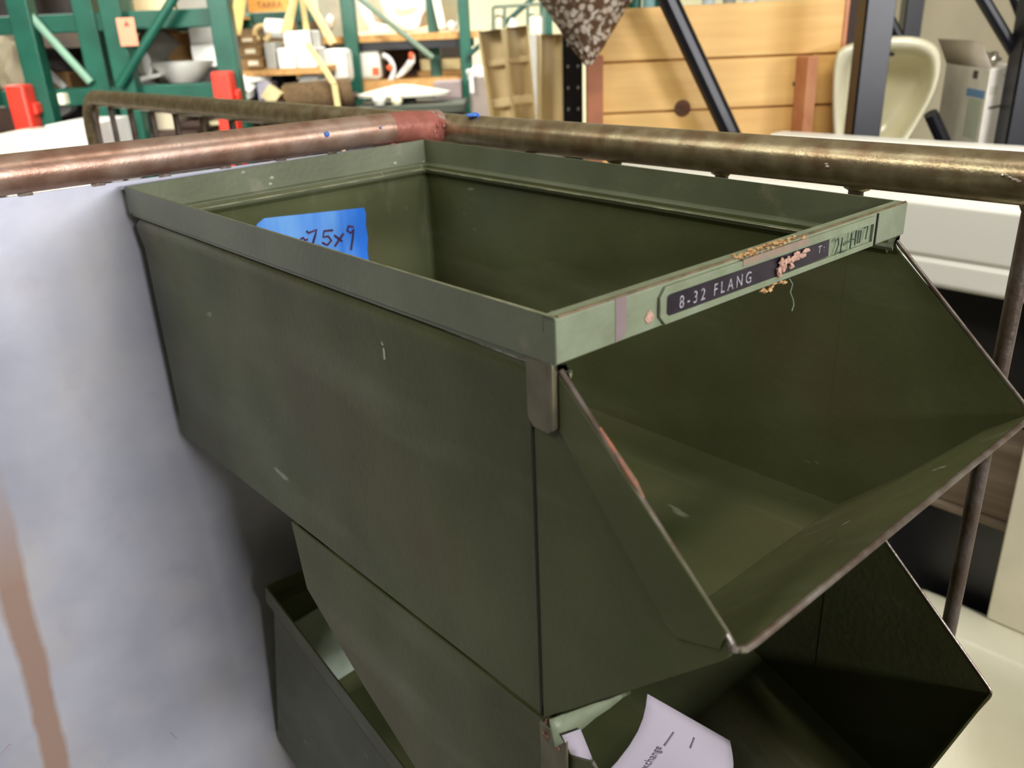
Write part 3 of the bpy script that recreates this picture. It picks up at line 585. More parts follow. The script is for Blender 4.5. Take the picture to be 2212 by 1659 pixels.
# slanting grey tub behind the brace
gb = MB().tube([at(308, 150, YS + .3), at(368, 66, YS + .3)], [0.07, 0.085], 20); o = mk('grey_drum', gb, M_('dull_grey_drum', (150, 146, 132)), base=at(300, 200, YS + .3)); tag(o, 'dull grey cylinder leaning between the post and the plain carton', 'drum')
bar_ = mk('white_tray', MB().prism([(at(284, 178, YS).x, zlo), (at(284, 178, YS).x, zlo + 0.035), (at(352, 172, YS).x, zlo + 0.05), (at(352, 172, YS).x, zlo + 0.04), (at(300, 185, YS).x, zlo + 0.02), (at(330, 200, YS).x, zlo)], 1, YS - 0.02, YS + 0.12), WHITE, base=(at(300, 178, YS).x, YS, zlo)); tag(bar_, 'open white tray on the lower green beam right of the diagonal brace', 'tray')
on('cream_block', 223, 176, 250, YS, 0.1, M_('cream_block', (224, 218, 186)), 'small cream block between the two close green posts', 'block', zlo)
# white chest in the left foreground, beyond the pipe
on('white_chest', -60, 292, 64, YL - .30, 0.26, M_('warm_white_chest', (238, 230, 214)), 'warm white chest end at the left edge beyond the reddish pipe', 'chest', 0.0)
on('white_chest', 62, 270, 172, YL - .32, 0.28, WBOX, 'bright white chest left of the bent pipe corner', 'chest', 0.0)
on('white_bottle', 98, 203, 112, YL - .1, 0.04, M_('cream_label', (236, 232, 208)), 'small cream tag shaped bottle on the white chest', 'bottle', at(100, 228, YL - .1).z)
o = mk('white_funnel', MB().prism([(at(120, 224, YS).x, at(120, 224, YS).z), (at(158, 222, YS).x, at(158, 222, YS).z), (at(152, 238, YS).x, at(152, 238, YS).z), (at(132, 252, YS).x, at(132, 252, YS).z)], 1, YS, YS + 0.05), WHITE, base=at(135, 250, YS)); tag(o, 'white angular bracket seen below the lower beam left of the pipe bend', 'bracket')
for i, (a, b, y0_, m_, lb) in enumerate([(-50, 30, 232, DBROWN, 'dark brown crate low on the rack at the left edge'), (75, 175, 226, DARK, 'black tub low on the rack behind the pipe bend'), (192, 214, 262, GREYP, 'narrow grey tin seen between the pipe and its first rod'),
                                        (300, 352, 242, M_('cream_lid', (216, 204, 176)), 'cream carton seen through the upright rods'), (352, 420, 262, DBROWN, 'dark brown crate seen through the upright rods'),
                                        (425, 478, 262, M_('straw_pot', (214, 206, 168)), 'straw coloured pot seen below the long pipe')]):
    on('low_crate', a, y0_, b, YS + .05 * (i % 3), 0.3, m_, lb, 'box', zbot)
# middle shelf between the tall green post and the next one
sh = thing('wooden_shelf', 'tan chipboard shelf carrying small brown cartons and white boxes', 'shelf', (at(600, 150, 3.5).x, 3.6, 0))
YC = 3.5; zc_ = at(590, 150, YC).z
mk('board', MB().box((at(488, 150, YC).x, YC, zc_ - 0.022), (at(694, 140, YC).x, YC + 0.5, zc_)), SHELF, sh)
for xx in (at(492, 150, YC).x, at(690, 150, YC).x - 0.03): mk('upright', MB().box((xx, YC + 0.42, 0), (xx + 0.04, YC + 0.5, zc_ - 0.022)), DBROWN, sh)
LABW = M_('white_box_label', (238, 226, 200), rough=0.9)
for k, (y0_, y1_) in enumerate(((76, 98), (100, 124), (126, 150))):
    zt_, zb_ = at(540, y0_, YC).z, at(540, y1_ - 1, YC).z
    o = mk('small_carton', MB().box((at(498 + 3 * k, 110, YC).x, YC + 0.01, zb_), (at(555 + 3 * k, 110, YC).x, YC + 0.2, zt_)), DCARD, base=(at(530, 110, YC).x, YC + .1, zb_), bevel=0.002)
    tag(o, ['uppermost of three labelled brown cartons beside the tall green post', 'middle one of three labelled brown cartons beside the tall green post', 'lowest of three labelled brown cartons beside the tall green post'][k], 'box', 'labelled brown cartons')
    mk('box_label', MB().box((at(525 + 3 * k, 110, YC).x, YC + 0.008, zb_ + 0.012), (at(547 + 3 * k, 110, YC).x, YC + 0.0102, zt_ - 0.010)), LABW, o)
on('grey_carton', 562, 92, 586, YC + .02, 0.15, GREYP, 'slim grey box between brown cartons and white boxes', 'box', zc_)
zmid = at(620, 105, YC).z
on('white_box', 590, 104, 628, YC + .01, 0.2, WBOX, 'left lower white box on the middle shelf', 'box', zc_, 'white boxes on the racks')
on('white_box', 631, 104, 675, YC + .01, 0.2, WBOX, 'right lower white box on the middle shelf', 'box', zc_, 'white boxes on the racks')
on('white_box', 606, 67, 664, YC + .01, 0.2, WBOX, 'upper white box on the middle shelf under the wooden laths', 'box', zmid, 'white boxes on the racks')
o = mk('white_roll', MB().tube([at(575, 60, YC + .06), at(612, 62, YC + .06)], 0.034, 18), WBOX, base=at(590, 75, YC + .06)); tag(o, 'fat white paper roll on top of the grey and white boxes', 'roll')
o = mk('tan_ring', MB().tube([at(566 + 16 * math.cos(a), 72 - 16 * math.sin(a), YC + .04) for a in [k * math.pi / 8 for k in range(-3, 12)]], 0.010, 8), M_('tan_webbing', (202, 178, 126)), base=at(566, 88, YC + .04)); tag(o, 'tan curled strap on the brown cartons beside the white roll', 'strap')
# folded cream board and the crate plank with its letters
o = mk('upright_board', MB().box((at(476, 20, YC).x, YC - .06, at(500, 76, YC).z), (at(509, 20, YC).x, YC - .035, 1.75)), M_('pale_cream_board', (240, 230, 186)), base=at(492, 76, YC)); tag(o, 'pale cream board standing upright right of the tall green post', 'board')
o = mk('leaning_board', MB().add([at(496, 76, YC - .03), at(520, 76, YC - .03), at(542, -60, YC - .03), at(512, -60, YC - .03), at(496, 76, YC), at(520, 76, YC), at(542, -60, YC), at(512, -60, YC)], [(0, 1, 2, 3), (7, 6, 5, 4), (0, 4, 5, 1), (1, 5, 6, 2), (2, 6, 7, 3), (3, 7, 4, 0)]), mat('yellow_board', (236, 206, 130), None, 10, 0.8), base=at(505, 76, YC)); tag(o, 'yellowish board leaning against the cream one by the tall post', 'board')
YK = 3.55
cr_ = mk('crate_plank', MB().box((at(536, 12, YK).x, YK, at(580, 25, YK).z), (at(622, 12, YK).x, YK + 0.02, at(580, -22, YK).z)), mat('orange_pine_crate', (222, 162, 84), (206, 142, 66), 20, 0.7, stretch=(0.3, 1, 3)), base=at(580, 25, YK)); tag(cr_, 'orange pine crate plank with dark stencilled letters high on the rack', 'crate')
t_ = text_mb('TARRA', 0.036, 0.002); c_ = at(556, 19, YK); t_.xf(Matrix(((0.85, 0, 0, c_.x), (0, 0, -1, YK - 0.001), (0, 1, 0, c_.z), (0, 0, 0, 1)))); mk('stencilled_letters', t_, M_('brown_stencil', (120, 76, 34)), cr_, smooth=0)
o = thing('rack_crossbeam', 'dark green crossbeam behind the white roll and crate plank', 'beam', (at(570, 40, 4.2).x, 4.2, 0))
mk('beam', MB().box((at(484, 40, 4.2).x, 4.2, at(570, 50, 4.2).z), (at(690, 40, 4.2).x, 4.24, at(570, 27, 4.2).z)), mat('teal_enamel', (22, 72, 62), None, 10, 0.5), o)
for px in (486, 640): mk('upright', MB().box((at(px, 40, 4.24).x, 4.24, 0), (at(px, 40, 4.24).x + 0.05, 4.29, 1.6)), mat('teal_enamel2', (30, 96, 84), None, 10, 0.5), o)
# wooden laths (easel)
es = thing('wooden_easel', 'pale pine easel with splayed legs above the white boxes', 'easel', (at(680, 150, 3.55).x, 3.55, 0))
for (a, b, Ya, Yb, r) in (((640, -20), (612, 72), 3.52, 3.52, 0.014), ((648, -30), (720, 96), 3.50, 3.44, 0.016), ((650, -20), (664, 80), 3.62, 3.66, 0.012), ((640, -20), (618, 92), 3.62, 3.70, 0.014)):
    bar(es, at(*a, Ya), at(*b, Yb), r, PINE, 'leg', True)
bar(es, at(664, 95, 3.42), at(722, 182, 3.36), 0.012, PINE, 'leg', True); bar(es, at(722, 182, 3.36), Vector((at(760, 182, 3.34).x, 3.3, 0.0)), 0.012, PINE, 'leg', True)
# under the middle shelf
zfl = at(580, 218, YC).z
lowt = thing('low_table', 'low dark table under the middle shelf holding bags and boxes', 'table', (at(600, 215, YC).x, 3.7, 0))
mk('table_top', MB().box((at(494, 215, YC).x, YC - .05, zfl - 0.03), (at(745, 215, YC).x, YC + 0.36, zfl)), DBROWN, lowt)
for xx in (at(500, 215, YC).x, at(735, 215, YC).x - 0.04): mk('leg', MB().box((xx, YC + 0.25, 0), (xx + 0.05, YC + 0.30, zfl - 0.03)), DBROWN, lowt)
on('navy_case', 508, 152, 588, YC + .2, 0.3, NAVY, 'navy blue case in the shade under the middle shelf', 'case', zfl)
on('dark_case', 575, 162, 636, YC + .3, 0.25, DBROWN, 'dark brown case in the shade right of the navy one', 'case', zfl)
o = mk('white_bag', MB().blob(at(520, 188, YC + .02) , (0.055, 0.05, 0.055), 3, 0.4, 3).blob(at(550, 172, YC + .04), (0.065, 0.05, 0.018), 5, 0.3, 3), WHITE, base=at(520, 212, YC)); tag(o, 'crumpled white bag on the low table right of the red guard', 'bag')
on('lilac_box', 540, 178, 570, YC, 0.12, M_('lilac_grey_box', (176, 172, 190)), 'lilac grey box beside the crumpled white bag', 'box', zfl)
o = mk('small_box', MB().box((-0.028, 0, -0.028), (0.028, 0.06, 0.028)).xf(Matrix.Translation(at(584, 206, YC - .02)) @ Matrix.Rotation(math.radians(42), 4, 'Y')), M_('pale_straw_box', (238, 224, 170)), base=at(584, 222, YC - .02)); tag(o, 'small straw coloured box tipped on its corner on the low table', 'box')
on('tan_box', 594, 186, 628, YC + .05, 0.12, CARD, 'tan carton behind the tipped straw box', 'box', zfl)
g1 = on('grey_tool_case', 634, 172, 688, YC + .03, 0.2, M_('light_grey_case', (198, 196, 188)), 'light grey case with a yellow latch beside the leaning lath', 'case', at(660, 193, YC + .03).z)
mk('latch', MB().blob(at(645, 160, YC + .02), (0.014, 0.006, 0.012), 1, 0.2, 2), M_('yellow_latch', (226, 186, 74)), g1)
mk('lid', MB().box((at(636, 160, YC).x, YC + .035, at(660, 171, YC).z), (at(682, 160, YC).x, YC + .2, at(660, 152, YC).z)), M_('grey_lid', (176, 178, 178)), g1)
o = mk('brown_carpet_roll', MB().tube([at(618, 214, YC - .1), at(760, 200, YC - .05)], 0.056, 18), mat('brown_carpet', (98, 78, 52), (80, 62, 40), 60, 0.95, 0, 0.4, 200), base=at(690, 226, YC - .1)); tag(o, 'brown carpet roll lying along the low table', 'carpet')
# ------------------------------------------------------------------ right part of the green racks: vessels and sheets
YV = YM + 0.14
def vessel(px, py, Y, r, h, m, label, cat, rest=None, tilt=0, rz=0):
    c = at(px, py, Y); z = rest if rest is not None else c.z
    mb = MB().lathe([(r * .55, 0), (r * .9, h * .25), (r, h), (r * .93, h), (r * .82, h * .3), (r * .3, h * .08)], (0, 0, 0), 28, caps=False)
    mb.xf(Matrix.Translation((c.x, Y, z)) @ Matrix.Rotation(rz, 4, 'Z') @ Matrix.Rotation(tilt, 4, 'X'))
    o = mk('porcelain_vessel', mb, m, base=(c.x, Y, z)); return tag(o, label, cat)
v1 = boxpx('porcelain_cistern', 752, 104, 822, 184, YV - .06, 0.20, M_('greyish_white_porcelain', (222, 220, 208), rough=0.2), 'white porcelain cistern with an orange sticker on the lower shelf', 'cistern', rest=zs2, bevel=0.02)
mk('sticker', MB().box((at(804, 150, YV - .07).x, YV - .064, at(810, 162, YV - .07).z), (at(818, 150, YV - .07).x, YV - .058, at(810, 146, YV - .07).z)), ORANGE, v1)
v0 = boxpx('porcelain_cistern', 698, 106, 748, 184, YV - .42, 0.20, WHITE, 'white porcelain cistern left of the dark green post', 'cistern', rest=at(715, 184, YV - .42).z, bevel=0.02)
mk('stand_leg', MB().box((at(712, 184, 3.9).x, 3.86, 0), (at(726, 184, 3.9).x, 3.91, at(715, 184, YV - .42).z)), DBROWN, v0)
rg = MB().tube([at(826 + 24 * math.cos(a), 152 - 32 * math.sin(a), YV - .05) for a in [k * math.pi / 14 - math.pi / 2 for k in range(15)]], 0.013, 10)
o = mk('toilet_seat', rg, M_('lilac_white', (214, 208, 210), rough=0.3), base=at(826, 184, YV - .05)); tag(o, 'white toilet seat ring with orange sticker standing beside the cistern', 'toilet seat')
mk('sticker', MB().blob(at(842, 146, YV - .065), (0.016, 0.006, 0.014), 1, 0.1, 2), ORANGE, o)
rg = MB().tube([at(x, y, YV - .03) for x, y in ((856, 168), (868, 158), (880, 145), (890, 130), (893, 116))], [0.006, 0.014, 0.018, 0.016, 0.008], 12)
o = mk('toilet_seat', rg, WHITE, base=at(862, 182, YV - .03)); tag(o, 'slender white seat edge with orange sticker leaning on the lower shelf', 'toilet seat')
mk('sticker', MB().blob(at(888, 121, YV - .05), (0.012, 0.006, 0.020), 1, 0.1, 2), ORANGE, o)
on('dark_backing_box', 800, 100, 900, YV + .35, 0.3, DBROWN, 'dark brown box in the shade behind the white seats', 'box', zs2)
o = boxpx('silver_lamp_bar', 805, 96, 878, 106, YV - .02, 0.05, M_('silver_grey', (150, 154, 166), rough=0.3, metal=0.6), 'silver lamp bar hanging just below the upper shelf', 'lamp', rest=at(840, 106, YV - .02).z)
mk('hanger', MB().tube([at(840, 100, YV), Vector((at(840, 100, YV).x, YV, zs1 - 0.03))], 0.006, 6), BLACKP, o)
on('cream_carton', 902, 127, 990, YV + .10, 0.2, M_('cream_carton', (240, 222, 166)), 'cream carton on the lower shelf between two green posts', 'box', at(940, 152, YV + .1).z)
on('tan_carton', 895, 152, 994, YV + .08, 0.25, CARD, 'tan carton that carries the cream one on the lower shelf', 'box', zs2)
on('mauve_drum', 930, 176, 990, YV - .30, 0.14, M_('mauve_grey', (134, 120, 120)), 'mauve grey tub between two dark green posts', 'tub', at(960, 215, YV - .3).z)
on('mauve_ledge', 1008, 174, 1086, 3.6, 0.3, M_('mauve_grey_board', (138, 124, 118)), 'mauve grey cabinet behind the translucent troughs', 'cabinet', 0)
# low things under the lower shelf
zl2 = at(900, 226, 3.7).z
lw_ = thing('work_bench', 'dark bench below the lower shelf of the dark green rack', 'bench', (at(900, 226, 3.7).x, 3.9, 0))
mk('bench_top', MB().box((at(762, 226, 3.7).x, 3.62, zl2 - 0.03), (at(1004, 226, 3.7).x, 4.05, zl2)), mat('dark_green_grey', (60, 66, 54), None, 10, 0.6), lw_)
mk('bench_side', MB().box((at(768, 226, 3.7).x, 3.66, 0), (at(1000, 226, 3.7).x, 4.0, zl2 - 0.03)), DARK, lw_)
o = mk('glass_globe', MB().lathe([(0.001, 0), (0.02, 0.006), (0.028, 0.026), (0.02, 0.046), (0.001, 0.052)], (at(820, 226, 3.68).x, 3.68, zl2), 16), WHITE, base=(at(820, 226, 3.68).x, 3.68, zl2)); tag(o, 'white glass globe on the dark bench below the cistern', 'globe')
o = mk('glass_globe', MB().lathe([(0.001, 0), (0.018, 0.004), (0.024, 0.02), (0.016, 0.036), (0.01, 0.05), (0.001, 0.052)], (at(858, 226, 3.68).x, 3.68, zl2), 16), CREAMG, base=(at(858, 226, 3.68).x, 3.68, zl2)); tag(o, 'cream knobbed glass shade right of the white globe', 'globe')
o = mk('enamel_lid', MB().lathe([(0.20, 0), (0.205, 0.012), (0.12, 0.03), (0.04, 0.045), (0.001, 0.048)], (at(868, 210, 3.75).x, 3.82, at(868, 210, 3.75).z), 28, sy=0.5), M_('pale_grey_enamel', (214, 212, 198), rough=0.3), base=(at(868, 210, 3.75).x, 3.82, zl2)); tag(o, 'wide pale enamel lid below the lower chipboard shelf', 'lid')  # a wide lid, set on a foot above the bench
mk('lid_foot', MB().box((at(868, 210, 3.75).x - .05, 3.78, zl2), (at(868, 210, 3.75).x + .05, 3.86, at(868, 210, 3.75).z)), DARK, o)
# upper shelf: white sheets and plastic
def sheet(pts, Y, m, label, cat, th=0.02, name='plastic_sheet'):
    P = [(at(x, y, Y).x, max(at(x, y, Y).z, zs1 if y > 55 else -9)) for x, y in pts]
    o = mk(name, MB().prism(P, 1, Y, Y + th), m, base=(P[0][0], Y, zs1)); return tag(o, label, cat)
sheet([(795, 68), (800, 60), (778, 30), (764, -20), (782, -20), (800, 22), (808, 48), (838, 54), (838, 68)], YM + .10, WHITE, 'bent white plastic trim on the upper shelf beside the dark green post', 'trim')
o = mk('white_plastic_bundle', MB().blob(at(880, 12, YM + .3), (0.115, 0.10, 0.115), 6, 0.35, 4, 1.6), M_('bright_white_film', (244, 244, 238), rough=0.4), base=at(880, 66, YM + .3)); tag(o, 'big bright white plastic bundle on the upper shelf', 'bundle')
sheet([(758, 68), (760, -40), (836, -40), (836, 68)], YM + .5, M_('frosted_grey', (176, 174, 156)), 'frosted grey sheet standing at the back of the upper shelf', 'sheet', 0.02)
sheet([(948, 62), (936, 10), (930, -30), (944, -30), (955, 20), (963, 60)], YM + .12, M_('cream_white_tube', (238, 236, 212)), 'white tube leaning between two dark green posts on the upper shelf', 'tube', 0.03)
o = mk('glass_globe', MB().lathe([(0.001, 0), (0.018, 0.006), (0.026, 0.026), (0.018, 0.044), (0.001, 0.05)], (at(977, 58, YM + .1).x, YM + .12, zs1), 16), WHITE, base=(at(977, 58, YM + .1).x, YM + .12, zs1)); tag(o, 'small white globe on the upper shelf left of the third dark post', 'globe')
sheet([(942, 66), (946, -40), (990, -40), (988, 66)], YM + .45, M_('sage_grey', (160, 158, 132)), 'sage grey panel at the back of the upper shelf', 'panel')
o = mk('glass_sheet', MB().box((at(692, 60, 5.06).x, 5.06, 0.0), (at(750, 60, 5.06).x, 5.09, 1.7)), M_('glassy_grey_panel', (168, 166, 148), rough=0.3), base=(at(720, 60, 5.06).x, 5.06, 0)); tag(o, 'tall glassy grey panel behind the pine easel', 'panel')
mk('handle', MB().blob(at(713, 45, 5.03), (0.02, 0.02, 0.035), 2, 0.3, 2), WHITE, o)
# backdrop clutter rows far behind
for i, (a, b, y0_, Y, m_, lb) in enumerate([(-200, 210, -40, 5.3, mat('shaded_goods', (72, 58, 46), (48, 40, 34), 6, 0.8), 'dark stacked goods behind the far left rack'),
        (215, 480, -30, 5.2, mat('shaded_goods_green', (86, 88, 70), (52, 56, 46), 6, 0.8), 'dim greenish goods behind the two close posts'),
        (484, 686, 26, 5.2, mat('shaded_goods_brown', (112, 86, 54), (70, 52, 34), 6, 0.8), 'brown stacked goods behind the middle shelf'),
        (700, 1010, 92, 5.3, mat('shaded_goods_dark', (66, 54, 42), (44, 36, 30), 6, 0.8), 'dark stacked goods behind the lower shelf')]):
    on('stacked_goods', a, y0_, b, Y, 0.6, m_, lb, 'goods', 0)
# ------------------------------------------------------------------ wire caddy, bright wall things
zt1 = at(1120, 76, 3.9).z
bk = thing('wire_bottle_rack', 'grey green wire rack holding pale bottles behind the troughs', 'rack', (at(1120, 80, 3.9).x, 3.95, 0))
for (a, b) in (((1065, 15), (1175, 8)), ((1065, 15), (1065, 80)), ((1175, 8), (1175, 80)), ((1090, 14), (1090, 80)), ((1140, 11), (1140, 80))): bar(bk, at(*a, 3.9), at(*b, 3.9), 0.007, mat('sage_wire', (96, 112, 96), None, 20, 0.5), 'wire')
mk('stand', MB().box((at(1062, 80, 3.9).x, 3.9, 0), (at(1178, 80, 3.9).x, 4.0, zt1)), GREYP, bk)
for i, (px, y0_, m_, lb) in enumerate(((1077, 22, CREAMG, 'cream bottle at the left of the wire rack'), (1107, 38, WHITE, 'bright white bottle in the wire rack'), (1148, 22, M_('milk_glass', (222, 226, 200)), 'milky bottle in the right half of the wire rack'), (1166, 30, WHITE, 'white slim bottle beside the teal post'))):
    p = at(px, y0_, 3.93); r_ = 0.020; h_ = p.z - zt1
    o = mk('bottle', MB().lathe([(r_ * .8, 0), (r_, 0.01), (r_, h_ * .7), (r_ * .5, h_ * .9), (r_ * .45, h_)], (p.x, 3.95, zt1), 16), m_, base=(p.x, 3.95, zt1)); tag(o, lb, 'bottle', 'bottles in the wire rack')
# crumpled white heap left of the troughs
on('white_heap_table', 1012, 166, 1062, 3.44, 0.14, M_('grey_mauve_table', (140, 128, 120)), 'grey table top with a white heap on it left of the troughs', 'table', 0)
zht = at(1040, 166, 3.44).z
o = mk('white_heap', MB().blob(at(1030, 160, 3.5), (0.04, 0.04, 0.03), 1, 0.5, 3).blob(at(1056, 158, 3.5), (0.035, 0.04, 0.025), 2, 0.5, 3), WHITE, base=at(1040, 168, 3.5)); tag(o, 'small heap of bright white things behind the translucent troughs', 'heap')
mk('hanging_strip', MB().tube([at(1024, 160, 3.44), at(1018, 166, 3.40), at(1020, 200, 3.40)], 0.008, 10), WHITE, o)  # separate bright strip, joined to the heap as a part
o = mk('dark_tool', MB().blob(at(1064, 118, 3.8), (0.014, 0.014, 0.03), 4, 0.5, 2).tube([at(1064, 118, 3.8), at(1066, 160, 3.8)], 0.008, 8), DARK, base=at(1066, 160, 3.8)); tag(o, 'small black tool standing against the bright wall left of the troughs', 'tool')
# ------------------------------------------------------------------ translucent beige troughs
TR = mat('translucent_beige_resin', (232, 212, 166), (216, 194, 146), 8, 0.4, 0, 0.1, 60, trans=0.15)
YT2 = 2.45
zsup = at(1140, 262, YT2).z - 0.05
sb = thing('side_table', 'low grey table under the beige troughs behind the pipe', 'table', (at(1140, 262, YT2).x, YT2, 0))
mk('table_top', MB().box((at(1060, 262, YT2).x, YT2 - .15, zsup - 0.03), (at(1204, 262, YT2).x, YT2 + .35, zsup)), GREYP, sb)
for xx in (at(1066, 262, YT2).x, at(1190, 262, YT2).x): mk('leg', MB().box((xx, YT2, 0), (xx + 0.03, YT2 + .04, zsup - 0.03)), GREYP, sb)
for i, (xc, wpx, y0_, lean, dz, lb) in enumerate(((1092, 50, 62, -0.10, 0.0, 'leftmost beige translucent trough standing on end'), (1134, 48, 56, -0.06, 0.05, 'middle beige translucent trough standing on end'), (1188, 54, 74, 0.02, -0.02, 'rightmost beige translucent trough standing on end beside the black post'))):
    c = at(xc, 200, YT2 + dz); top = at(xc, y0_, YT2).z; r_ = wpx / 2 / FPX * YT2
    mb = MB(); n = 10; hh = top - zsup
    out = [(-r_, -0.05), (-r_, 0.0)] + [(r_ * math.cos(math.pi - math.pi * k / n), 0.0 + r_ * 0.9 * math.sin(math.pi * k / n)) for k in range(1, n)] + [(r_, 0.0), (r_, -0.05)]
    inn = [(x * 0.86, y * 0.86) for x, y in out]
    poly = out + list(reversed(inn))
    mb.prism([(x, y) for x, y in poly], 2, 0, hh)
    if i < 2: mb.prism([(-r_ * .9, 0.0), (-r_ * .9, 0.01), (r_ * .9, 0.01), (r_ * .9, 0.0)], 2, hh * .3, hh * .38).prism([(-r_ * .9, 0.0), (-r_ * .9, 0.01), (r_ * .9, 0.01), (r_ * .9, 0.0)], 2, hh * .68, hh * .74)
    mb.xf(Matrix.Translation((c.x, YT2 + 0.05 + dz, zsup)) @ Matrix.Rotation(lean, 4, 'Y') @ Matrix.Rotation(0.15 * (i - 1), 4, 'Z'))
    o = mk('resin_trough', mb, TR, base=(c.x, YT2 + 0.05 + dz, zsup), bevel=0.003); tag(o, lb, 'trough', 'beige resin troughs')
# ------------------------------------------------------------------ black rack with the pine board, right
YB = 1.75
BR = thing('black_rack', 'black punched steel rack holding the pine board and the sink', 'rack', (at(1550, 300, YB).x, YB, 0))
SLOTM = M_('pale_slot', (150, 150, 140))
def bpost(px, py, Y, w_, holes=False, z0=0.0):
    c = at(px, py, Y); o = mk('post', MB().box((c.x - w_ / 2, Y, z0), (c.x + w_ / 2, Y + 0.004, 2.4)).box((c.x - w_ / 2, Y, z0), (c.x - w_ / 2 + 0.004, Y + 0.04, 2.4)), BLACKP, BR, bevel=0.001)
    if holes:
        for k in range(9):
            for s_ in (-1, 1): mk('slot', MB().blob((c.x + s_ * w_ * .26, Y - 0.001, c.z - 0.22 + k * 0.044), (0.003, 0.001, 0.004), 1, 0, 1), SLOTM, o)
    return o
bpost(1238, 190, YB + .20, 0.042, True); bpost(1884, 180, YB - .20, 0.050); bpost(2225, 220, YB - .2, 0.060)
bpost(1974, 40, YB + .9, 0.052); 
bar(BR, at(1437, -15, YB - .10), at(1634, 408, YB - .10), 0.0185, BLACKP, 'brace'); bar(BR, at(2112, -20, YB - .16), at(2205, 135, YB - .16), 0.011, BLACKP, 'brace')
bar(BR, at(2010, 245, YB - .22), at(2082, 402, YB - .20), 0.012, BLACKP, 'brace'); bar(BR, at(2190, -10, YB + .02), at(2216, 60, YB + .02), 0.010, BLACKP, 'brace'); bar(BR, at(1915, 30, YB + .5), at(1940, 80, YB + .5), 0.014, BLACKP, 'brace')
zsh = at(1700, 400, YB).z
mk('shelf_deck', MB().box((at(1225, 400, YB).x, YB - .22, zsh - 0.03), (at(2260, 400, YB).x, YB + .75, zsh)), BLACKP, BR)
WOOD = mat('pine_planks', (232, 190, 116), (216, 168, 96), 7, 0.5, 0, 0.05, 40, stretch=(0.5, 1, 7), lo=0.3, hi=0.7)
layer(WOOD, (200, 150, 84), 26, 0.60, 0.75, 0.4, (0.12, 1, 3))
ENDW = mat('reddish_pine_edge', (214, 150, 110), (196, 128, 90), 20, 0.6)
bd = thing('pine_board', 'large knotted pine board with grooves and a cleat on the black rack', 'board', (at(1540, 400, YB).x, YB, zsh))
xl, xr = at(1268, 150, YB).x, at(1812, 150, YB).x
g = [at(1500, y_, YB).z for y_ in (128, 238)]
ztop_l, ztop_r = at(1280, 22, YB).z, at(1805, -2, YB).z
def plank(z0l, z1l, z0r=None, z1r=None):
    mk('plank', MB().prism([(xl, z0l), (xr, z0r if z0r is not None else z0l), (xr, z1r if z1r is not None else z1l), (xl, z1l)], 1, YB, YB + 0.028), WOOD, bd, bevel=0.0015)
slope = 0.0
plank(g[0] + 0.002, ztop_l, None, ztop_l + 0.004); plank(g[1] + 0.002, g[0] - 0.002); plank(zsh + 0.002, g[1] - 0.002)
c_ = at(1474, 234, YB); kn = mk('knot_hole', MB().lathe([(0.016, -0.0008), (0.0165, 0.0), (0.014, 0.0006), (0.001, 0.0008)], (0, 0, 0), 20).xf(Matrix.Translation((c_.x, YB - 0.0002, c_.z)) @ Matrix.Rotation(math.pi / 2, 4, 'X')), mat('dark_knot', (116, 78, 50), (84, 52, 34), 60, 0.7), bd)
xa = at(1714, 200, YB).x; xb = at(1740, 200, YB).x; zc1 = at(1735, 122, YB - .04).z
cl = mk('cleat', MB().prism([(xa, YB - 0.004), (xa + 0.004, YB - 0.058), (xb, YB - 0.058), (xb + 0.002, YB - 0.0005), (xa, YB - 0.0005)], 2, zsh + 0.004, zc1), ENDW, bd, bevel=0.002)
for yy in (182, 278):
    p = at(1722, yy, YB - .01); mk('screw_hole', MB().lathe([(0.0042, -0.0004), (0.0042, 0.0004)], (0, 0, 0), 12).xf(Matrix.Translation((p.x - 0.002, YB - 0.0006, p.z)) @ Matrix.Rotation(math.pi / 2, 4, 'X')), DARK, bd)
mk('board_backing', MB().box((xl + 0.002, YB + 0.008, zsh + 0.004), (xr - 0.002, YB + 0.020, ztop_l - 0.01)), mat('dark_groove_pine', (176, 128, 66), None, 10, 0.7), bd)
mk('end_batten', MB().box((xl - 0.002, YB - 0.016, zsh + 0.004), (xl + 0.030, YB - 0.0005, at(1290, 120, YB).z)), mat('brown_pine_batten', (168, 104, 70), (140, 84, 54), 14, 0.6), bd, bevel=0.002)
mk('end_edge', MB().box((xr + 0.0005, YB - 0.002, zsh + 0.004), (xr + 0.008, YB + 0.03, ztop_l + 0.004)), ENDW, bd, bevel=0.001)
# brown upright behind the board
o = mk('brown_door_leaf', MB().box((at(1818, 60, YB + .25).x, YB + .25, at(1830, 78, YB + .25).z - .5), (at(1870, 60, YB + .25).x, YB + .28, 1.8)), DBROWN, base=(at(1840, 60, YB + .25).x, YB + .25, 1)); tag(o, 'dark brown door leaf standing behind the pine board and black post', 'door')
# things on top behind the board
for i, (px, m_, lb) in enumerate(((1345, M_('olive_tin', (120, 120, 50)), 'olive tin peeping over the pine board'), (1372, RG, 'green tin peeping over the pine board'), (1402, M_('aqua_tin', (130, 170, 170)), 'aqua tin peeping over the pine board'), (1425, RG, 'teal tin peeping over the pine board left of the brace'), (1530, M_('pale_blue_tin', (200, 208, 206)), 'pale blue tin above the pine board right of the brace'), (1575, GREYP, 'grey tin above the pine board'), (1620, WHITE, 'white tin above the middle of the pine board'))):
    c = at(px, 10, 2.3); o = mk('tin', MB().lathe([(0.016, 0), (0.016, c.z + 0.03 - zsh)], (c.x, 2.3, zsh), 16), m_, base=(c.x, 2.3, zsh)); tag(o, lb, 'tin', 'tins behind the pine board')
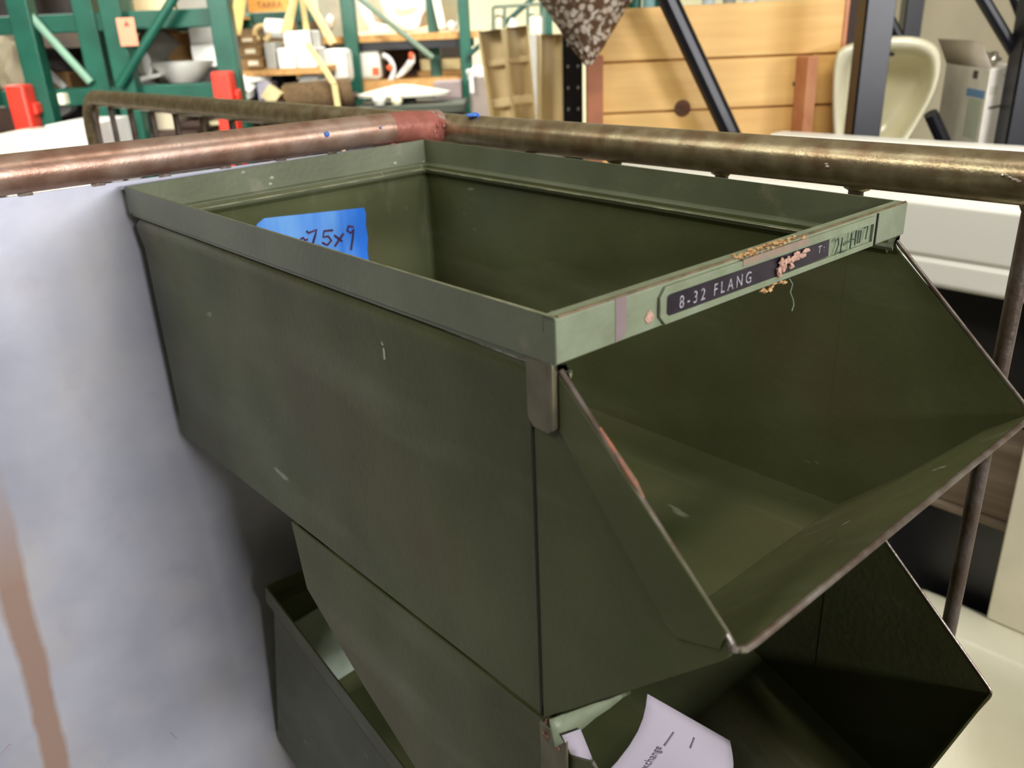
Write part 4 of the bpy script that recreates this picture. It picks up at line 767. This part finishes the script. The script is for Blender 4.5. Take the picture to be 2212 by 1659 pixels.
# silvery scaled pendant hanging in front
PEND = mat('silvered_mosaic', (252, 240, 224), (226, 206, 184), 60, 0.26, 0.35, 0.2, 200)
nt_ = PEND.node_tree; b_n = nt_.nodes['Principled BSDF']; src_ = b_n.inputs['Base Color'].links[0].from_socket
vo = nt_.nodes.new('ShaderNodeTexVoronoi'); vo.inputs['Scale'].default_value = 88; tc_ = nt_.nodes.new('ShaderNodeTexCoord'); nt_.links.new(tc_.outputs['Object'], vo.inputs['Vector'])
mr_ = nt_.nodes.new('ShaderNodeMapRange'); mr_.inputs[1].default_value = 0.38; mr_.inputs[2].default_value = 0.60; nt_.links.new(vo.outputs['Distance'], mr_.inputs[0])
mx_ = nt_.nodes.new('ShaderNodeMix'); mx_.data_type = 'RGBA'; nt_.links.new(mr_.outputs[0], mx_.inputs[0]); nt_.links.new(src_, mx_.inputs[6]); mx_.inputs[7].default_value = lin((120, 92, 70)); nt_.links.new(mx_.outputs[2], b_n.inputs['Base Color'])
pc = at(1270, 141, 1.62); pn_ = thing('mosaic_pendant', 'silvery scaled pendant tapering to a point left of the pine board', 'pendant', (pc.x - 0.005, 1.62, pc.z))
pd = MB(); rows = 11; seg = 12; ax = Vector((-0.02, 0, 1)).normalized()
def pr_(z):
    t = z / 0.36; return 0.004 + 0.088 * math.sin(min(1.0, (0.10 + 0.90 * t)) * math.pi * 0.93) ** 0.8 * min(1, z / 0.13 + 0.02) ** 0.75
rowv = []
for j in range(rows * 2 + 1):
    z = 0.36 * j / (rows * 2); r_ = pr_(z)
    for k in range(seg * 2):
        odd = (j + k) % 2; rr = r_ + (0.0085 if odd else -0.003) * min(1, z / 0.03)
        a = 2 * math.pi * k / (seg * 2); rowv.append(Vector((pc.x, 1.62, pc.z)) + ax * z + Vector((rr * math.cos(a), rr * math.sin(a), 0)))
n = seg * 2
pd.add(rowv, [(j * n + k, j * n + (k + 1) % n, (j + 1) * n + (k + 1) % n, (j + 1) * n + k) for j in range(rows * 2) for k in range(n)] + [tuple(range(n - 1, -1, -1)), tuple(range(rows * 2 * n, rows * 2 * n + n))])
mk('scaled_body', pd, PEND, pn_, smooth=5); mk('cord', MB().tube([Vector((pc.x - 0.007, 1.62, pc.z + 0.355)), Vector((pc.x - 0.007, 1.62, H))], 0.003, 8), BLACKP, pn_)
# porcelain sink standing on its side
YSK = 1.68
sk = thing('porcelain_sink', 'cream porcelain sink standing on edge behind the black post', 'sink', (at(1900, 300, YSK).x, YSK, zsh))
def outline(s, k=0.0):
    pts = [(1796, 120), (1818, 98), (1870, 84), (1930, 76), (1985, 78), (2020, 92), (2036, 116), (2034, 160), (2020, 205), (1992, 255), (1955, 315), (1905, 390), (1815, 400), (1796, 300)]
    cx, cy = 1915, 235
    return [((x - cx) * s + cx, (y - cy) * s + cy) for x, y in pts]
def loop(s, dY, sh=0):
    return [at(x + sh, y, YSK + dY) for x, y in outline(s)]
loops = [loop(1.0, 0.05), loop(1.0, 0.0), loop(0.965, -0.010), loop(0.86, -0.008), loop(0.80, 0.01), loop(0.72, 0.09), loop(0.45, 0.13, -8), loop(0.1, 0.135, -10)]
sm = MB(); n = len(loops[0]); sm.add([p for l_ in loops for p in l_], [(j * n + k, j * n + (k + 1) % n, (j + 1) * n + (k + 1) % n, (j + 1) * n + k) for j in range(len(loops) - 1) for k in range(n)] + [tuple(range((len(loops) - 1) * n, len(loops) * n))])
bk_ = [loop(1.0, 0.05), loop(0.93, 0.12), loop(0.6, 0.17), loop(0.2, 0.18)]
sm.add([p for l_ in bk_ for p in l_], [(j * n + k, j * n + (k + 1) % n, (j + 1) * n + (k + 1) % n, (j + 1) * n + k) for j in range(3) for k in range(n)] + [tuple(range(3 * n, 4 * n))])
mk('bowl', sm, CREAMG, sk, sub=2, smooth=180)
p = at(1925, 118, YSK + .04); mk('tap_hole', MB().blob(p, (0.006, 0.01, 0.003), 1, 0.1, 2), DARK, sk)
# white appliance box with blue print
zbx = zsh
a_ = at(2030, 320, 1.78); b_ = at(2112, 320, 1.58); c_ = at(2196, 300, 1.68); ztb = at(2112, 150, 1.58).z
dB = (c_ - b_); bx = thing('appliance_carton', 'white carton printed with blue squares right of the sink', 'box', (b_.x, b_.y, zbx))
dA = (a_ - b_); dA.z = 0; dB.z = 0; dA = dA.normalized() * 0.24; dB = dB.normalized() * 0.128
b0 = Vector((b_.x, b_.y, zbx)); ht = ztb - zbx
def quadbox(o_, u, v, h_): 
    return MB().add([o_, o_ + u, o_ + u + v, o_ + v, o_ + Vector((0, 0, h_)), o_ + u + Vector((0, 0, h_)), o_ + u + v + Vector((0, 0, h_)), o_ + v + Vector((0, 0, h_))], [(0, 1, 2, 3), (4, 5, 6, 7), (0, 1, 5, 4), (1, 2, 6, 5), (2, 3, 7, 6), (3, 0, 4, 7)])
mk('carton_body', quadbox(b0, dA, dB, ht), mat('white_printed_card', (232, 226, 214), None, 20, 0.8), bx, bevel=0.002)
nA = Vector((dA.y, -dA.x, 0)).normalized(); nA = nA if nA.y < 0 else -nA
nB = Vector((dB.y, -dB.x, 0)).normalized(); nB = nB if nB.y < 0 else -nB
def decal(nm, u0, u1, z0, z1, d, nn, m_): mk(nm, quadbox(b0 + d * u0 + nn * 0.0006 + Vector((0, 0, z0)), d * (u1 - u0), -nn * 0.001, z1 - z0), m_, bx)
mk('flap', MB().add([b0 + Vector((0, 0, ht)), b0 + dA + Vector((0, 0, ht)), b0 + dA + Vector((0, 0.05, ht + 0.045)), b0 + Vector((0.0, 0.05, ht + 0.045))], [(0, 1, 2, 3)]), mat('greyish_card_flap', (196, 184, 166), None, 20, 0.85), bx, solid=0.002)
LG = M_('grey_print_ink', (120, 118, 108)); PICT = M_('pale_green_print', (190, 196, 176))
decal('blue_band', 0.04, 0.42, ht - 0.052, ht - 0.038, dA, nA, BLUEB); decal('printed_picture', 0.06, 0.36, ht - 0.125, ht - 0.054, dA, nA, PICT); decal('symbol', 0.24, 0.34, ht - 0.020, ht - 0.006, dA, nA, M_('dark_symbol', (66, 60, 52)))
decal('blue_square', 0.52, 0.98, ht - 0.085, ht - 0.030, dB, nB, BLUEB); decal('printed_line', 0.12, 0.5, ht - 0.070, ht - 0.065, dB, nB, LG); decal('printed_line', 0.42, 0.86, ht - 0.016, ht - 0.012, dB, nB, M_('pale_grey_print', (186, 180, 168))); decal('printed_line', 0.06, 0.30, ht - 0.045, ht - 0.03, dB, nB, M_('faint_print', (208, 202, 188)))
aw = MB(); q0 = b0 + dA * 0.07 + nA * 0.0008 + Vector((0, 0, ht - 0.02)); dn = dA.normalized()
aw.add([q0, q0 + dn * 0.014, q0 + dn * 0.014 + Vector((0, 0, .007)), q0 + dn * 0.019 + Vector((0, 0, .007)), q0 + dn * 0.007 + Vector((0, 0, .016)), q0 - dn * 0.005 + Vector((0, 0, .007)), q0 + Vector((0, 0, .007))], [(0, 1, 2, 3, 4, 5, 6)]); mk('symbol', aw, M_('dark_symbol2', (66, 60, 52)), bx, smooth=0, solid=0.0004)
for k in range(4):
    p = b0 + dA * (0.2 + 0.18 * k) + dB * 0.3 + Vector((0, 0, ht + 0.012)); o = mk('crumpled_foil', MB().blob(p, (0.014, 0.014, 0.012), k + 3, 0.6, 2), M_('foil', (190, 184, 172), rough=0.2, metal=0.7), bx)
# ------------------------------------------------------------------ lower right: tubs and crate beyond the pipe rack (bins' frame)
TUBW = mat('white_enamel_tub', (232, 230, 220), (224, 222, 212), 5, 0.3)
ut = thing('bathtub', 'long white enamel bathtub beyond the upright rods, level with the bins', 'bathtub', (1.0, 0.3, -0.195), 'B')
prof = [(0.750, -0.106), (0.756, -0.100), (0.80, -0.100), (0.81, -0.112), (0.81, -0.185), (1.15, -0.185), (1.15, -0.112), (1.16, -0.100), (1.20, -0.100), (1.205, -0.195), (0.756, -0.195), (0.7515, -0.190), (0.7515, -0.166), (0.7560, -0.163), (0.7515, -0.160)]
mk('tub_shell', MB().prism(prof, 1, -0.45, 0.66), TUBW, ut, bevel=0.003)
o = mk('storage_crate', MB().box((0.84, -0.45, -1.17), (1.2, 0.62, -0.1955)), mat('black_brown_crate', (34, 28, 26), (22, 20, 20), 14, 0.6), base=(1.0, 0.1, -1.17), frame='B', bevel=0.004); tag(o, 'dark crate in the shade that carries the long white tub', 'crate')
mk('brace', MB().tube([(0.835, 0.24, -0.42), (0.835, -0.10, -0.22)], 0.006, 8), GREYP, o)
PLK = mat('weathered_plank', (132, 116, 98), (108, 92, 76), 10, 0.8, 0, 0.2, 60, stretch=(1, 0.3, 6))
o = mk('weathered_board', MB().box((0.76, -0.45, -0.4440), (0.81, 0.175, -0.352)).box((0.752, -0.45, -0.4520), (0.82, 0.185, -0.4440)), PLK, base=(0.78, -0.1, -0.452), frame='B', bevel=0.002); tag(o, 'weathered grey brown board on a black case beyond the rods', 'board')
o = mk('black_case', MB().box((0.765, -0.45, -1.17), (0.825, 0.20, -0.4525)), BLACKP, base=(0.79, -0.1, -1.17), frame='B', bevel=0.003); tag(o, 'black case under the weathered board behind the cream sink', 'case')
o = mk('cream_board', MB().box((0.735, -0.45, -0.556), (0.750, 0.068, -0.215)), M_('bright_cream_board', (238, 230, 206)), base=(0.74, -0.1, -0.556), frame='B', bevel=0.002); tag(o, 'bright cream upright board at the right edge beyond the rods', 'board')
# second tub: rolled rim and basin
def rr(x0, x1, y0, y1, r, z, n=6):
    out = []
    for cx, cy, a0 in ((x1 - r, y1 - r, 0), (x0 + r, y1 - r, 90), (x0 + r, y0 + r, 180), (x1 - r, y0 + r, 270)):
        for k in range(n + 1):
            a = math.radians(a0 + 90 * k / n); out.append((cx + r * math.cos(a), cy + r * math.sin(a), z))
    return out
lt = thing('utility_sink', 'cream enamel sink with a rolled rim low beside the second bin', 'sink', (0.55, 0.0, -1.17), 'B')
Ls = [rr(0.36, 0.745, -0.52, 0.17, 0.04, -0.62), rr(0.352, 0.752, -0.528, 0.178, 0.045, -0.60), rr(0.352, 0.752, -0.528, 0.178, 0.045, -0.568), rr(0.358, 0.746, -0.522, 0.172, 0.045, -0.556), rr(0.368, 0.730, -0.512, 0.162, 0.045, -0.556), rr(0.385, 0.690, -0.49, 0.125, 0.06, -0.566), rr(0.405, 0.675, -0.475, 0.108, 0.07, -0.60), rr(0.43, 0.645, -0.44, 0.07, 0.08, -0.74), rr(0.47, 0.60, -0.38, 0.01, 0.06, -0.76)]
sm = MB(); n = len(Ls[0]); sm.add([p for l_ in Ls for p in l_], [(j * n + k, j * n + (k + 1) % n, (j + 1) * n + (k + 1) % n, (j + 1) * n + k) for j in range(len(Ls) - 1) for k in range(n)] + [tuple(range((len(Ls) - 1) * n, len(Ls) * n))])
mk('basin', sm, mat('cream_enamel', (206, 202, 180), (196, 192, 170), 6, 0.2), lt, sub=1, smooth=180)
for x in (0.40, 0.70):
    for y in (-0.45, 0.10): mk('leg', MB().box((x - 0.02, y - 0.02, -1.17), (x + 0.02, y + 0.02, -0.60)), TUBW, lt)
for o in bpy.data.objects:
    if 'base' in o: del o['base']
